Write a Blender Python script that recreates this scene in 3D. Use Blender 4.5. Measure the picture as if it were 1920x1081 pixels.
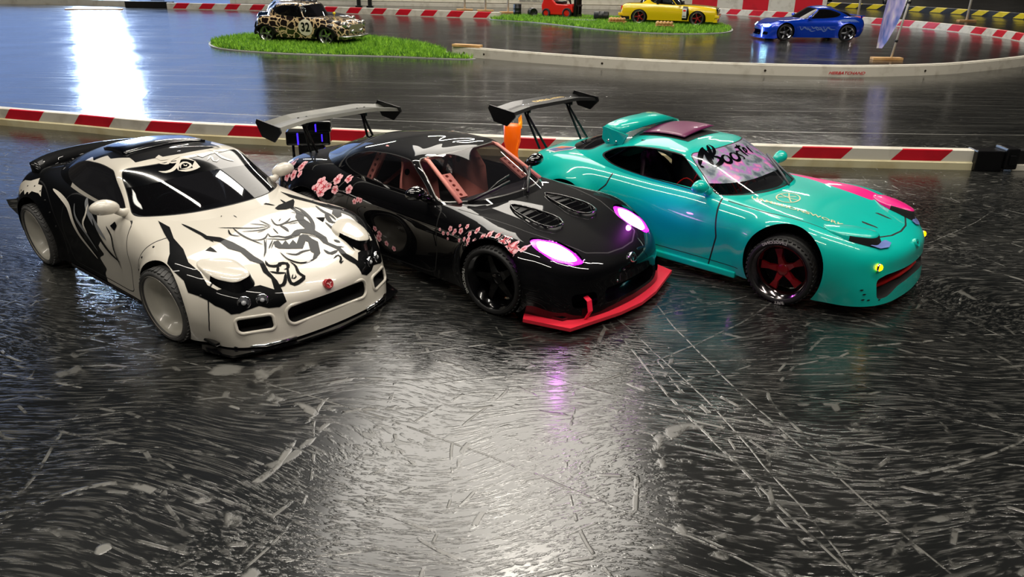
import bpy, bmesh, math, random
import numpy as np
from mathutils import Vector, Matrix
from mathutils.bvhtree import BVHTree
from mathutils.geometry import delaunay_2d_cdt
C = bpy.context.scene.collection
R = math.radians
PI = math.pi
random.seed(7)
for o in list(bpy.data.objects): bpy.data.objects.remove(o)

# ------------------------------------------------------------------ camera, world, light
CAM_H, CAM_P, CAM_R, CAM_F = .284521, .401759, .015816, 1443.996
cam_d = bpy.data.cameras.new('camera'); cam = bpy.data.objects.new('camera', cam_d); C.objects.link(cam)
_F = Vector((0, math.cos(CAM_P), -math.sin(CAM_P))); _R = Vector((1, 0, 0)); _U = _R.cross(_F)
_R2 = math.cos(CAM_R)*_R + math.sin(CAM_R)*_U; _U2 = -math.sin(CAM_R)*_R + math.cos(CAM_R)*_U
mw = Matrix((_R2, _U2, -_F)).transposed().to_4x4(); mw.translation = Vector((0, 0, CAM_H))
cam.matrix_world = mw
cam_d.sensor_fit = 'HORIZONTAL'; cam_d.sensor_width = 36; cam_d.lens = 36*CAM_F/1920
cam_d.clip_start = .01; cam_d.clip_end = 60
bpy.context.scene.camera = cam
W = bpy.data.worlds.new('world'); bpy.context.scene.world = W; W.use_nodes = True
W.node_tree.nodes['Background'].inputs[0].default_value = (.55, .6, .7, 1)
W.node_tree.nodes['Background'].inputs[1].default_value = .15
vs = bpy.context.scene.view_settings
vs.view_transform = 'Standard'; vs.look = 'None'; vs.gamma = 1; vs.use_curve_mapping = False; vs.exposure = 0.12
# lamps: (x, y, z, length, width, watts, colour) tubes hang along x below the ceiling
CEIL = 2.9
WARM = (1, .93, .82); COOL = (.55, .72, 1)
TUBES = [(-.9, 1.45, 2.5, 1.5, .07, 24), (1.5, 1.45, 2.5, 1.5, .07, 24), (-.2, .25, 2.5, 1.5, .07, 24),
         (1.6, .25, 2.5, 1.5, .07, 19), (0, -1.3, 2.5, 1.5, .07, 22), (-2.2, .5, 2.5, 1.5, .07, 12),
         (-2.6, 7.2, 2.5, 1.5, .07, 60), (0, 7.4, 2.5, 1.5, .07, 60), (2.6, 7.2, 2.5, 1.5, .07, 60)]
PANELS = [(-.12, 4.12, 2.52, 1.75, 2.3, 50), (.10, 2.72, 2.50, .42, .34, 13)]   # ceiling light panels seen as the glow on the near floor
LED = dict(x=-2.86, y=5.55, z=.53, sx=.25, sz=.80, w=75)           # bluish flood lamp whose reflection burns on the floor
SCREEN = dict(x=-3.55, y=6.0, z=.86, sx=3.2, sz=1.7, w=14)         # unseen blue panel added behind the lamp to widen its halo

# ------------------------------------------------------------------ helpers
def lin(h):
    h = h.lstrip('#'); v = [int(h[i:i+2], 16)/255 for i in (0, 2, 4)]
    return tuple(((c+.055)/1.055)**2.4 if c > .04045 else c/12.92 for c in v)
def mat(name, col, rough=.5, metal=0, coat=0, emit=None, es=0, trans=0, alpha=1, ior=1.5, spec=.5, coatr=.03):
    m = bpy.data.materials.new(name); m.use_nodes = True
    b = m.node_tree.nodes['Principled BSDF']
    if isinstance(col, str): col = lin(col)
    b.inputs['Base Color'].default_value = (*col, 1)
    b.inputs['Roughness'].default_value = rough; b.inputs['Metallic'].default_value = metal
    b.inputs['Coat Weight'].default_value = coat; b.inputs['Coat Roughness'].default_value = coatr
    b.inputs['Transmission Weight'].default_value = trans; b.inputs['Alpha'].default_value = alpha
    b.inputs['IOR'].default_value = ior; b.inputs['Specular IOR Level'].default_value = spec
    if emit:
        b.inputs['Emission Color'].default_value = (*(lin(emit) if isinstance(emit, str) else emit), 1)
        b.inputs['Emission Strength'].default_value = es
    return m
def nodes(m): return m.node_tree.nodes, m.node_tree.links, m.node_tree.nodes['Principled BSDF']
def wear(m, scale, c2, lo=.45, hi=.6, detail=6, distort=0, rough2=None):
    """mix a second colour into the base by noise"""
    n, l, b = nodes(m)
    tc = n.new('ShaderNodeTexCoord'); no = n.new('ShaderNodeTexNoise'); no.inputs['Scale'].default_value = scale
    no.inputs['Detail'].default_value = detail; no.inputs['Distortion'].default_value = distort
    cr = n.new('ShaderNodeValToRGB'); cr.color_ramp.elements[0].position = lo; cr.color_ramp.elements[1].position = hi
    cr.color_ramp.elements[0].color = b.inputs['Base Color'].default_value
    cr.color_ramp.elements[1].color = (*(lin(c2) if isinstance(c2, str) else c2), 1)
    l.new(tc.outputs['Object'], no.inputs['Vector']); l.new(no.outputs['Fac'], cr.inputs['Fac']); l.new(cr.outputs['Color'], b.inputs['Base Color'])
    return m
def empty(name, loc=(0, 0, 0), rz=0):
    o = bpy.data.objects.new(name, None); C.objects.link(o); o.location = loc; o.rotation_euler = (0, 0, rz); o.empty_display_size = .02
    return o
def tag(o, label, cat, group=None, kind=None):
    o['label'] = label
    if cat: o['category'] = cat
    if group: o['group'] = group
    if kind: o['kind'] = kind
    return o
def mk(name, V, F, mats, MI=None, parent=None, smooth=True, loc=None, rot=None, sc=1.0):
    me = bpy.data.meshes.new(name)
    me.from_pydata([(v[0]*sc, v[1]*sc, v[2]*sc) for v in V], [], F); me.update()
    if not isinstance(mats, (list, tuple)): mats = [mats]
    for m in mats: me.materials.append(m)
    if MI is not None: me.polygons.foreach_set('material_index', MI)
    if smooth: me.polygons.foreach_set('use_smooth', [True]*len(me.polygons))
    o = bpy.data.objects.new(name, me); C.objects.link(o)
    if parent: o.parent = parent
    if loc: o.location = loc
    if rot: o.rotation_euler = rot
    return o
class MB:
    """collects shapes for one mesh"""
    def __init__(s): s.V = []; s.F = []; s.M = []; s.S = []
    def add(s, V, F, m=0, sm=False):
        k = len(s.V); s.V += [tuple(v) for v in V]; s.F += [[i+k for i in f] for f in F]; s.M += [m]*len(F); s.S += [sm]*len(F); return s
    def box(s, a, b, m=0, bev=0):
        (x0, y0, z0), (x1, y1, z1) = a, b
        if bev:
            bm = bmesh.new(); bmesh.ops.create_cube(bm, size=1)
            for v in bm.verts: v.co = Vector(((x0+x1)/2+v.co.x*(x1-x0), (y0+y1)/2+v.co.y*(y1-y0), (z0+z1)/2+v.co.z*(z1-z0)))
            bmesh.ops.bevel(bm, geom=list(bm.edges), offset=bev, segments=2, affect='EDGES', profile=.6)
            bm.verts.index_update()
            s.add([v.co[:] for v in bm.verts], [[v.index for v in f.verts] for f in bm.faces], m); bm.free(); return s
        V = [(x, y, z) for x in (x0, x1) for y in (y0, y1) for z in (z0, z1)]
        return s.add(V, [[0, 1, 3, 2], [4, 6, 7, 5], [0, 4, 5, 1], [2, 3, 7, 6], [0, 2, 6, 4], [1, 5, 7, 3]], m)
    def tube(s, pts, r, n=10, m=0, cap=True):
        pts = [Vector(p) for p in pts]; V = []; rr = r if isinstance(r, (list, tuple)) else [r]*len(pts)
        up = None
        for i, p in enumerate(pts):
            t = (pts[min(i+1, len(pts)-1)]-pts[max(i-1, 0)]).normalized()
            if up is None: up = t.orthogonal().normalized()
            up = (up-t*up.dot(t)); up = up.normalized() if up.length > 1e-6 else t.orthogonal().normalized()
            w = t.cross(up)
            for k in range(n): a = 2*PI*k/n; V.append(p+(up*math.cos(a)+w*math.sin(a))*rr[i])
        F = [[i*n+k, i*n+(k+1) % n, (i+1)*n+(k+1) % n, (i+1)*n+k] for i in range(len(pts)-1) for k in range(n)]
        if cap: F += [list(range(n))[::-1], [(len(pts)-1)*n+k for k in range(n)]]
        return s.add(V, F, m, True)
    def lathe(s, prof, axis='z', n=32, m=0, c=(0, 0, 0), closed=False):
        """prof: (r, h) pairs"""
        V = []
        for r, h in prof:
            for k in range(n):
                a = 2*PI*k/n; x, y = r*math.cos(a), r*math.sin(a)
                p = (x, y, h) if axis == 'z' else ((x, h, y) if axis == 'y' else (h, x, y))
                V.append((p[0]+c[0], p[1]+c[1], p[2]+c[2]))
        P = len(prof); F = [[i*n+k, i*n+(k+1) % n, ((i+1) % P)*n+(k+1) % n, ((i+1) % P)*n+k] for i in range(P if closed else P-1) for k in range(n)]
        return s.add(V, F, m, True)
    def prism(s, poly, h0, h1, plane='xy', m=0, at=0):
        """poly 2D extruded between h0 and h1 along the third axis"""
        def P(a, b, h): return {'xy': (a, b, h), 'xz': (a, h, b), 'yz': (h, a, b)}[plane]
        n = len(poly); V = [P(a, b, h0) for a, b in poly]+[P(a, b, h1) for a, b in poly]
        F = [list(range(n))[::-1], list(range(n, 2*n))]+[[i, (i+1) % n, n+(i+1) % n, n+i] for i in range(n)]
        return s.add(V, F, m)
    def xf(s, M, k0=0):
        for i in range(k0, len(s.V)): s.V[i] = tuple(M @ Vector(s.V[i]))
        return s
    def build(s, name, mats, parent=None, loc=None, rot=None, sc=1.0, recalc=True):
        o = mk(name, s.V, s.F, mats, s.M, parent, False, loc, rot, sc)
        if recalc:
            bm = bmesh.new(); bm.from_mesh(o.data); bmesh.ops.recalc_face_normals(bm, faces=bm.faces); bm.to_mesh(o.data); bm.free()
        o.data.polygons.foreach_set('use_smooth', s.S)
        return o
def catmull(pts, n=8, closed=False):
    pts = [Vector(p) for p in pts]; out = []; N = len(pts)
    for i in range(N if closed else N-1):
        g = (lambda k: pts[k % N]) if closed else (lambda k: pts[k] if 0 <= k < N else (2*pts[0]-pts[1] if k < 0 else 2*pts[-1]-pts[-2]))
        a, b, c, d = g(i-1), g(i), g(i+1), g(i+2)
        for k in range(n):
            t = k/n; out.append(.5*((2*b)+(c-a)*t+(2*a-5*b+4*c-d)*t*t+(3*b-a-3*c+d)*t**3))
    if not closed: out.append(pts[-1])
    return out

# ------------------------------------------------------------------ surfaces that can be cut along outlines
def poly_sd(P, q):
    """signed distance of points q (n,2) to polygon P, negative inside"""
    P = np.asarray(P, float); d = np.full(len(q), 1e9); ins = np.zeros(len(q), bool)
    for i in range(len(P)):
        a, b = P[i], P[(i+1) % len(P)]; e = b-a; w = q-a
        t = np.clip((w@e)/(e@e+1e-12), 0, 1); d = np.minimum(d, np.hypot(*(w-t[:, None]*e).T))
        c = (a[1] > q[:, 1]) != (b[1] > q[:, 1])
        with np.errstate(divide='ignore', invalid='ignore'):
            ins ^= c & (q[:, 0] < (b[0]-a[0])*(q[:, 1]-a[1])/(b[1]-a[1]+1e-15)+a[0])
    return np.where(ins, -d, d)
def line_d(P, q):
    P = np.asarray(P, float); d = np.full(len(q), 1e9)
    for i in range(len(P)-1):
        a, b = P[i], P[i+1]; e = b-a; w = q-a
        t = np.clip((w@e)/(e@e+1e-12), 0, 1); d = np.minimum(d, np.hypot(*(w-t[:, None]*e).T))
    return d
def rounded(P, k=4, f=.25):
    """round the corners of a closed polygon"""
    out = []; P = [np.array(p, float) for p in P]; n = len(P)
    for i in range(n):
        a, b, c = P[i-1], P[i], P[(i+1) % n]; p0 = b+(a-b)*f; p1 = b+(c-b)*f
        for j in range(k+1):
            t = j/k; out.append((1-t)**2*p0+2*t*(1-t)*b+t*t*p1)
    return np.array(out)
def mirror_net(net): return net
def bspl(P, n, axis, ends):
    """uniform cubic b-spline through dimension `axis`; ends = functions giving the phantom rows"""
    P = np.moveaxis(P, axis, 0); a, b = ends
    ext = np.concatenate([a(P)[None], P, b(P)[None]], 0); N = P.shape[0]
    ts = np.linspace(0, N-1, (N-1)*n+1); out = []
    for t in ts:
        i = min(int(t), N-2); u = t-i
        w = np.array([(1-u)**3, 3*u**3-6*u*u+4, -3*u**3+3*u*u+3*u+1, u**3])/6
        out.append(np.tensordot(w, ext[i:i+4], 1))
    return np.moveaxis(np.array(out), 0, axis), ts
def mir(k):
    s = np.array([1, -1, 1.])
    return lambda P: P[k]*s
def nat(k, kk): return lambda P: 2*P[k]-P[kk]
class Surf:
    def __init__(s): s.V = np.zeros((0, 5)); s.F = []; s.M = []
    @staticmethod
    def net(net, nr, nc, fit=.75):
        """net[col][row] = (x,y,z), y>=0; first and last column and the last row lie on the centreline"""
        P = np.array(net, float)                        # cols, rows, 3
        def ev(P, a, b):
            A, tc = bspl(P, a, 0, (mir(1), mir(-2))); B, tr = bspl(A, b, 1, (nat(0, 1), mir(-2)))
            return B, tc, tr
        Q = P.copy()
        for it in range(3):
            B, _, _ = ev(Q, 1, 1); Q = Q+(P-B)*fit
        B, tc, tr = ev(Q, nc, nr)
        B[0, :, 1] = 0; B[-1, :, 1] = 0; B[:, -1, 1] = 0
        a, b = B.shape[:2]; s = Surf()
        uu, vv = np.meshgrid(tc, tr, indexing='ij')
        V = np.concatenate([B, uu[..., None], vv[..., None]], -1).reshape(-1, 5)
        F = [[i*b+j, (i+1)*b+j, (i+1)*b+j+1, i*b+j+1] for i in range(a-1) for j in range(b-1)]
        V2 = V.copy(); V2[:, 1] *= -1; n = len(V)
        cen = set(j for i in (0, a-1) for j in range(i*b, (i+1)*b)) | set(i*b+b-1 for i in range(a))
        mp = [k if k in cen else k+n for k in range(n)]
        s.V = np.concatenate([V, V2]); s.F = F+[[mp[k] for k in f][::-1] for f in F]; s.M = [0]*len(s.F)
        return s
    def copy(s): t = Surf(); t.V = s.V.copy(); t.F = [list(f) for f in s.F]; t.M = list(s.M); return t
    def cut(s, fn, region=None, mi=None, drop=None):
        """cut faces along fn=0. mi: set this material where fn<0. drop 'in'/'out': delete that side. region(V)->bool limits it"""
        d = fn(s.V); ok = region(s.V) if region is not None else np.ones(len(s.V), bool)
        d = np.where(np.abs(d) < 1e-6, 0, d); dl = d.tolist(); okl = ok.tolist()
        newV = []; cache = {}; base = len(s.V); F2 = []; M2 = []
        def side(k): return dl[k] if k < base else 0.0
        for f, m in zip(s.F, s.M):
            vals = [dl[k] for k in f]
            if not all(okl[k] for k in f) or min(vals) >= 0 or max(vals) <= 0:
                inside = all(okl[k] for k in f) and (sum(vals) < 0)
                if inside and drop == 'in' or (not inside and drop == 'out'): continue
                F2.append(f); M2.append(mi if (inside and mi is not None and not drop) else m); continue
            parts = {1: [], -1: []}; n = len(f); cross = 0
            for i in range(n):
                a, b = f[i], f[(i+1) % n]; da, db = dl[a], dl[b]
                if da >= 0: parts[1].append(a)
                if da <= 0: parts[-1].append(a)
                if da*db < 0:
                    cross += 1; key = (min(a, b), max(a, b))
                    if key not in cache:
                        t = dl[key[0]]/(dl[key[0]]-dl[key[1]]); cache[key] = base+len(newV)
                        newV.append(s.V[key[0]]*(1-t)+s.V[key[1]]*t)
                    parts[1].append(cache[key]); parts[-1].append(cache[key])
            for sg in (1, -1):
                p = parts[sg]
                if len(p) < 3: continue
                if sg == -1 and drop == 'in' or sg == 1 and drop == 'out': continue
                F2.append(p); M2.append(mi if (sg == -1 and mi is not None and not drop) else m)
        if newV: s.V = np.concatenate([s.V, np.array(newV)])
        s.F = F2; s.M = M2; return s
    def band(s, fn, w, mi, region=None):
        s.cut(fn, region); s.cut(lambda V: np.abs(fn(V))-w, region, mi=mi); return s
    def gap(s, L, proj, w, mi, region):
        """a narrow line of material mi along the open polyline L"""
        L = np.array(L, float); d = np.gradient(L, axis=0); nr = np.stack([-d[:, 1], d[:, 0]], 1); nr /= np.linalg.norm(nr, axis=1)[:, None]+1e-9
        P = np.vstack([L, (L+nr*.12)[::-1]]); reg = lambda V: region(V) & (line_d(L, proj(V)) < .16)
        s.cut(lambda V: poly_sd(P, proj(V)), reg); s.cut(lambda V: line_d(L, proj(V))-w, reg, mi=mi); return s
    def refine(s, pred):
        """split the quads where pred holds into four (edge midpoints shared, neighbours become n-gons)"""
        ok = pred(s.V).tolist(); mids = {}; newV = []; base = len(s.V)
        sel = [all(ok[k] for k in f) and len(f) == 4 for f in s.F]
        for f, t in zip(s.F, sel):
            if t:
                for i in range(4):
                    key = tuple(sorted((f[i], f[(i+1) % 4])))
                    if key not in mids: mids[key] = base+len(newV); newV.append((s.V[key[0]]+s.V[key[1]])/2)
        F2 = []; M2 = []
        for f, m, t in zip(s.F, s.M, sel):
            if t:
                c = base+len(newV); newV.append(s.V[f].mean(0)); e = [mids[tuple(sorted((f[i], f[(i+1) % 4])))] for i in range(4)]
                for i in range(4): F2.append([f[i], e[i], c, e[i-1]]); M2.append(m)
            else:
                g = []
                for i in range(len(f)):
                    g.append(f[i]); k = tuple(sorted((f[i], f[(i+1) % len(f)])))
                    if k in mids: g.append(mids[k])
                F2.append(g); M2.append(m)
        if newV: s.V = np.concatenate([s.V, np.array(newV)])
        s.F = F2; s.M = M2; return s
    def join(s, t):
        k = len(s.V); s.V = np.concatenate([s.V, t.V]); s.F += [[i+k for i in f] for f in t.F]; s.M += t.M; return s
    def addmesh(s, V, F, mi):
        if not F: return
        k = len(s.V); s.V = np.concatenate([s.V, np.array([(*v, -9, -9) for v in V])]); s.F += [[i+k for i in f] for f in F]; s.M += [mi]*len(F)
    def bvh(s): return BVHTree.FromPolygons([Vector(v[:3]) for v in s.V.tolist()], s.F)
    def clean(s):
        used = sorted({k for f in s.F for k in f}); mp = {k: i for i, k in enumerate(used)}
        s.V = s.V[used]; s.F = [[mp[k] for k in f] for f in s.F]; return s
    def build(s, name, mats, parent=None, sc=.1, solid=0):
        s.clean(); o = mk(name, s.V[:, :3].tolist(), s.F, mats, s.M, parent, True, sc=sc)
        if solid:
            md = o.modifiers.new('thickness', 'SOLIDIFY'); md.thickness = solid; md.offset = -1
        return o
XY = lambda V: V[:, [0, 1]]
XZ = lambda V: V[:, [0, 2]]
YZ = lambda V: V[:, [1, 2]]
UV = lambda V: V[:, [3, 4]]

# decals: strokes and filled outlines laid on a surface by projection
class Decal:
    def __init__(s, bvh, org, eu, ev, dr, off=.004):
        """2D point (a,b) -> org + a*eu + b*ev, shot along dr"""
        s.b = bvh; s.o = Vector(org); s.eu = Vector(eu); s.ev = Vector(ev); s.d = Vector(dr).normalized(); s.off = off
    def P(s, a, b):
        p = s.o+s.eu*a+s.ev*b-s.d*3
        h = s.b.ray_cast(p, s.d)
        if h[0] is None: return None
        n = h[1] if h[1].dot(s.d) < 0 else -h[1]
        return h[0]+n*s.off
    def stroke(s, pts, w, seg=.03, taper=True):
        """tapered ribbon. w: width in the middle"""
        P = [Vector((p[0], p[1], 0)) for p in pts]
        if len(P) > 2: P = catmull(P, 6)
        L = [0]
        for i in range(1, len(P)): L.append(L[-1]+(P[i]-P[i-1]).length)
        n = max(3, int(L[-1]/seg)); V = []; F = []; j = 0; Q = []
        for k in range(n+1):
            t = L[-1]*k/n
            while j < len(L)-2 and L[j+1] < t: j += 1
            u = (t-L[j])/max(1e-9, L[j+1]-L[j]); Q.append(P[j].lerp(P[j+1], u))
        for k, q in enumerate(Q):
            d = (Q[min(k+1, n)]-Q[max(k-1, 0)]); d = Vector((-d.y, d.x, 0)).normalized(); t = k/n
            ww = (w*(math.sin(PI*t)**.6*.9+.1) if taper else w)/2
            for sg in (-1, 1):
                a = q+d*ww*sg; h = s.P(a.x, a.y)
                if h is None: return [], []
                V.append(h)
        F = [[2*k, 2*k+1, 2*k+3, 2*k+2] for k in range(n)]
        return V, F
    def fill(s, poly, grid=.03):
        poly = [Vector((float(p[0]), float(p[1]))) for p in poly]; n = len(poly)
        q = []
        for i in range(n):
            a, b = poly[i], poly[(i+1) % n]; k = max(1, int((b-a).length/grid)); q += [a.lerp(b, j/k) for j in range(k)]
        n = len(q); A = np.array([tuple(v) for v in q]); lo = A.min(0); hi = A.max(0)
        G = np.array([(x, y) for x in np.arange(lo[0]+grid/2, hi[0], grid) for y in np.arange(lo[1]+grid/2, hi[1], grid)]).reshape(-1, 2)
        if len(G): G = G[poly_sd(A, G) < -grid*.4]
        pts = q+[Vector(g) for g in G.tolist()]
        r = delaunay_2d_cdt(pts, [(i, (i+1) % n) for i in range(n)], [], 0, 1e-6)
        vs, fs = r[0], r[2]; cen = np.array([[sum(vs[k][0] for k in f)/3, sum(vs[k][1] for k in f)/3] for f in fs]).reshape(-1, 2)
        keep = poly_sd(A, cen) < 0; V = []; bad = set()
        for i, v in enumerate(vs):
            h = s.P(v[0], v[1])
            if h is None: bad.add(i); h = Vector((0, 0, 0))
            V.append(h)
        return V, [list(f) for f, k in zip(fs, keep) if k and not any(i in bad for i in f)]
_tc = {}
def text_shape(body, size=1.0, font=None, shear=0, bold=0, align='CENTER'):
    cu = bpy.data.curves.new('t', 'FONT'); cu.body = body; cu.size = size; cu.align_x = align; cu.align_y = 'CENTER'; cu.shear = shear
    cu.offset = bold; cu.resolution_u = 3
    o = bpy.data.objects.new('t', cu); C.objects.link(o); bpy.context.view_layer.update()
    me = o.to_mesh(); V = [v.co[:] for v in me.vertices]; F = [list(p.vertices) for p in me.polygons]
    o.to_mesh_clear(); bpy.data.objects.remove(o); bpy.data.curves.remove(cu)
    return V, F
def decal_text(D, body, a, b, size, ang=0, sx=1, **k):
    V, F = text_shape(body, size, **k)
    bm = bmesh.new(); vs = [bm.verts.new(v) for v in V]
    for f in F:
        try: bm.faces.new([vs[i] for i in f])
        except ValueError: pass
    xs = [v[0] for v in V]
    for x in np.arange(min(xs), max(xs), size*.25): bmesh.ops.bisect_plane(bm, geom=bm.verts[:]+bm.edges[:]+bm.faces[:], plane_co=(x, 0, 0), plane_no=(1, 0, 0))
    bm.verts.index_update(); c, s = math.cos(ang), math.sin(ang); out = []; bad = set()
    for v in bm.verts:
        x, y = v.co.x*sx, v.co.y; h = D.P(a+x*c-y*s, b+x*s+y*c)
        if h is None: bad.add(v.index); h = Vector((0, 0, 0))
        out.append(h)
    F = [[v.index for v in f.verts] for f in bm.faces]; bm.free()
    return out, [f for f in F if not any(i in bad for i in f)]

# ------------------------------------------------------------------ room
def tangent_px(p): return p
def floor_material():
    m = mat('scratched_dark_floor', '#17191b', .2); n, l, b = nodes(m)
    tc = n.new('ShaderNodeTexCoord'); src = tc.outputs['Object']
    def math_(op, a, c=None, clamp=False):
        x = n.new('ShaderNodeMath'); x.operation = op; x.use_clamp = clamp
        for i, v in enumerate((a, c)):
            if v is None: continue
            if isinstance(v, (int, float)): x.inputs[i].default_value = v
            else: l.new(v, x.inputs[i])
        return x.outputs[0]
    def ramp(v, lo, hi, a=0, c=1):
        x = n.new('ShaderNodeMapRange'); x.inputs[1].default_value = lo; x.inputs[2].default_value = hi; x.inputs[3].default_value = a; x.inputs[4].default_value = c
        x.interpolation_type = 'SMOOTHSTEP'; l.new(v, x.inputs[0]); return x.outputs[0]
    def noise(scale, rot=0, st=(1, 1), detail=4, dist=0, vec=None, off=0):
        mp = n.new('ShaderNodeMapping'); mp.inputs['Rotation'].default_value = (0, 0, rot); mp.inputs['Scale'].default_value = (st[0], st[1], 1); mp.inputs['Location'].default_value = (off, off*.7, 0)
        l.new(vec or src, mp.inputs[0]); x = n.new('ShaderNodeTexNoise'); x.inputs['Scale'].default_value = scale; x.inputs['Detail'].default_value = detail; x.inputs['Distortion'].default_value = dist
        l.new(mp.outputs[0], x.inputs['Vector']); return x.outputs['Fac']
    # gently warped coordinates so the scratches curve
    wn = n.new('ShaderNodeTexNoise'); wn.inputs['Scale'].default_value = 2.2; wn.inputs['Detail'].default_value = 2; l.new(src, wn.inputs['Vector'])
    wv = n.new('ShaderNodeVectorMath'); wv.operation = 'SCALE'; wv.inputs['Scale'].default_value = .32; l.new(wn.outputs['Color'], wv.inputs[0])
    wa = n.new('ShaderNodeVectorMath'); wa.operation = 'ADD'; l.new(src, wa.inputs[0]); l.new(wv.outputs[0], wa.inputs[1]); warp = wa.outputs[0]
    tot = None
    for k, (rot, s, lo, w) in enumerate([(R(14), 330, .55, .26), (R(-30), 290, .56, .24), (R(52), 270, .57, .22), (R(-68), 310, .57, .2), (R(20), 150, .66, .26)]):
        f = ramp(noise(s, rot, (.10, 1.5), 3, .35, warp, k*3.1), lo, lo+.15, 0, w); tot = f if tot is None else math_('MAXIMUM', tot, f)
    # webs of thin crossing scratches
    for k, (sc, wd, g, rot, st) in enumerate([(7, .0035, .5, .4, (1, .35)), (13, .005, .42, -.5, (.4, 1)), (4.2, .0022, .6, .15, (.5, 1.2)), (24, .009, .4, .9, (.35, 1))]):
        mp = n.new('ShaderNodeMapping'); mp.inputs['Rotation'].default_value = (0, 0, rot); mp.inputs['Scale'].default_value = (*st, 1); mp.inputs['Location'].default_value = (k*1.7, k, 0); l.new(warp, mp.inputs[0])
        v = n.new('ShaderNodeTexVoronoi'); v.feature = 'DISTANCE_TO_EDGE'; v.inputs['Scale'].default_value = sc; l.new(mp.outputs[0], v.inputs['Vector'])
        e = ramp(v.outputs['Distance'], wd, wd*2.4, g, 0); brk = ramp(noise(60, k, (1, 1), 4, 0, None, k), .49, .62); tot = math_('MAXIMUM', tot, math_('MULTIPLY', e, brk))
    # long tyre scratches: arcs (cx, cy, r, half width, angle from, angle to)
    sx = n.new('ShaderNodeSeparateXYZ'); l.new(src, sx.inputs[0]); X, Y = sx.outputs[0], sx.outputs[1]
    wob = noise(8, 0, (1, 1), 3)
    ARCS = [(-.35, 1.15, .78, .0016, -62, -12), (.35, -1.0, 1.55, .0016, 82, 106), (.05, .95, .60, .0018, -75, -20), (.5, 1.4, 1.02, .0014, -120, -70), (1.6, .9, 1.55, .0016, 178, 205),
            (1.72, .92, 1.62, .0012, 176, 204), (.1, .0, .5, .001, 40, 110), (-.6, 2.2, 1.75, .0012, -75, -45), (.9, -.2, .75, .0016, 96, 140), (-1.1, .1, 1.3, .001, 5, 35), (.25, -2.4, 2.92, .0012, 76, 98),
            (.8, 2.0, 1.58, .0012, -105, -70), (-.2, 3.2, 2.5, .001, -95, -60), (.45, .62, .2, .001, -90, 40), (-.9, -1.1, 1.75, .0012, 48, 74)]
    for cx, cy, r, w, a0, a1 in ARCS:
        w *= .6
        dx = math_('SUBTRACT', X, cx); dy = math_('SUBTRACT', Y, cy)
        rr = math_('SQRT', math_('ADD', math_('MULTIPLY', dx, dx), math_('MULTIPLY', dy, dy)))
        e = math_('ABSOLUTE', math_('SUBTRACT', math_('ADD', rr, math_('MULTIPLY', wob, .012)), r))
        e = ramp(e, w*.4, w*1.4, .5, 0); am = math.radians((a0+a1)/2); hw = math.radians((a1-a0)/2)
        dot = math_('ADD', math_('MULTIPLY', math_('DIVIDE', dx, rr), math.cos(am)), math_('MULTIPLY', math_('DIVIDE', dy, rr), math.sin(am)))
        e = math_('MULTIPLY', e, ramp(dot, math.cos(hw), math.cos(hw*.8)))
        tot = math_('MAXIMUM', tot, math_('MULTIPLY', e, ramp(noise(120, 0, (1, 1), 5), .40, .58, .15, 1)))
    # the far lanes are swept smoother: fewer scratches there, long streaks along the lane
    far = ramp(Y, 1.0, 1.7)
    lane = ramp(noise(34, R(-4), (.07, 2.6), 6, .4, None), .50, .72, 0, .3)
    near = math_('MULTIPLY', tot, ramp(far, 0, 1, 1, .35))
    scr = math_('MAXIMUM', near, math_('MULTIPLY', lane, far))
    # thin pale line worn along the far lanes
    yl = math_('SUBTRACT', Y, math_('ADD', math_('ADD', math_('MULTIPLY', math_('MULTIPLY', X, X), .06), math_('MULTIPLY', X, -.08)), 1.46))
    line = ramp(math_('ABSOLUTE', yl), .0012, .003, .75, 0)
    scr = math_('MAXIMUM', scr, math_('MULTIPLY', line, ramp(noise(5, 0, (1, 1), 3), .3, .42, .3, 1)))
    dust = ramp(noise(3.5, .3, (1, 1), 6), .35, .75, 0, .07)
    # worn spots on the floor: two pale ones and a dark one
    for cx, cy, rx, ry, lo in ((-.213, .506, .014, .010, .6), (-.211, .315, .0045, .0045, .7)):
        ex = math_('DIVIDE', math_('SUBTRACT', X, cx), rx); ey = math_('DIVIDE', math_('SUBTRACT', Y, cy), ry)
        d_ = math_('ADD', math_('ADD', math_('MULTIPLY', ex, ex), math_('MULTIPLY', ey, ey)), math_('MULTIPLY', noise(160, .7, (.3, 1.4), 4), 1.8))
        scr = math_('MAXIMUM', scr, ramp(d_, 1.3, 1.9, lo, 0))
    fac = math_('ADD', scr, dust, True)
    mx = n.new('ShaderNodeMix'); mx.data_type = 'RGBA'; mx.inputs['A'].default_value = (*lin('#0e1011'), 1); mx.inputs['B'].default_value = (*lin('#75746e'), 1)
    l.new(fac, mx.inputs['Factor']); l.new(mx.outputs['Result'], b.inputs['Base Color'])
    ro = math_('ADD', math_('MULTIPLY', scr, .35), ramp(noise(6, 0, (1, 1), 4), .3, .7, .10, .17))
    ro = math_('MULTIPLY', ro, ramp(far, 0, 1, 1.2, 1.0))
    l.new(ro, b.inputs['Roughness'])
    bp = n.new('ShaderNodeBump'); bp.inputs['Strength'].default_value = .22; bp.inputs['Distance'].default_value = .002
    hgt = math_('ADD', scr, math_('MULTIPLY', noise(2.5, 0, (1, 1), 2), 1.2)); l.new(hgt, bp.inputs['Height']); l.new(bp.outputs[0], b.inputs['Normal'])
    b.inputs['IOR'].default_value = 1.9
    return m
RX0, RX1, RY0, RY1 = -6.5, 6.5, -4.0, 9.5
def struct(name, a, b, m):
    o = MB().box(a, b).build(name, m); o['kind'] = 'structure'; return o
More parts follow.
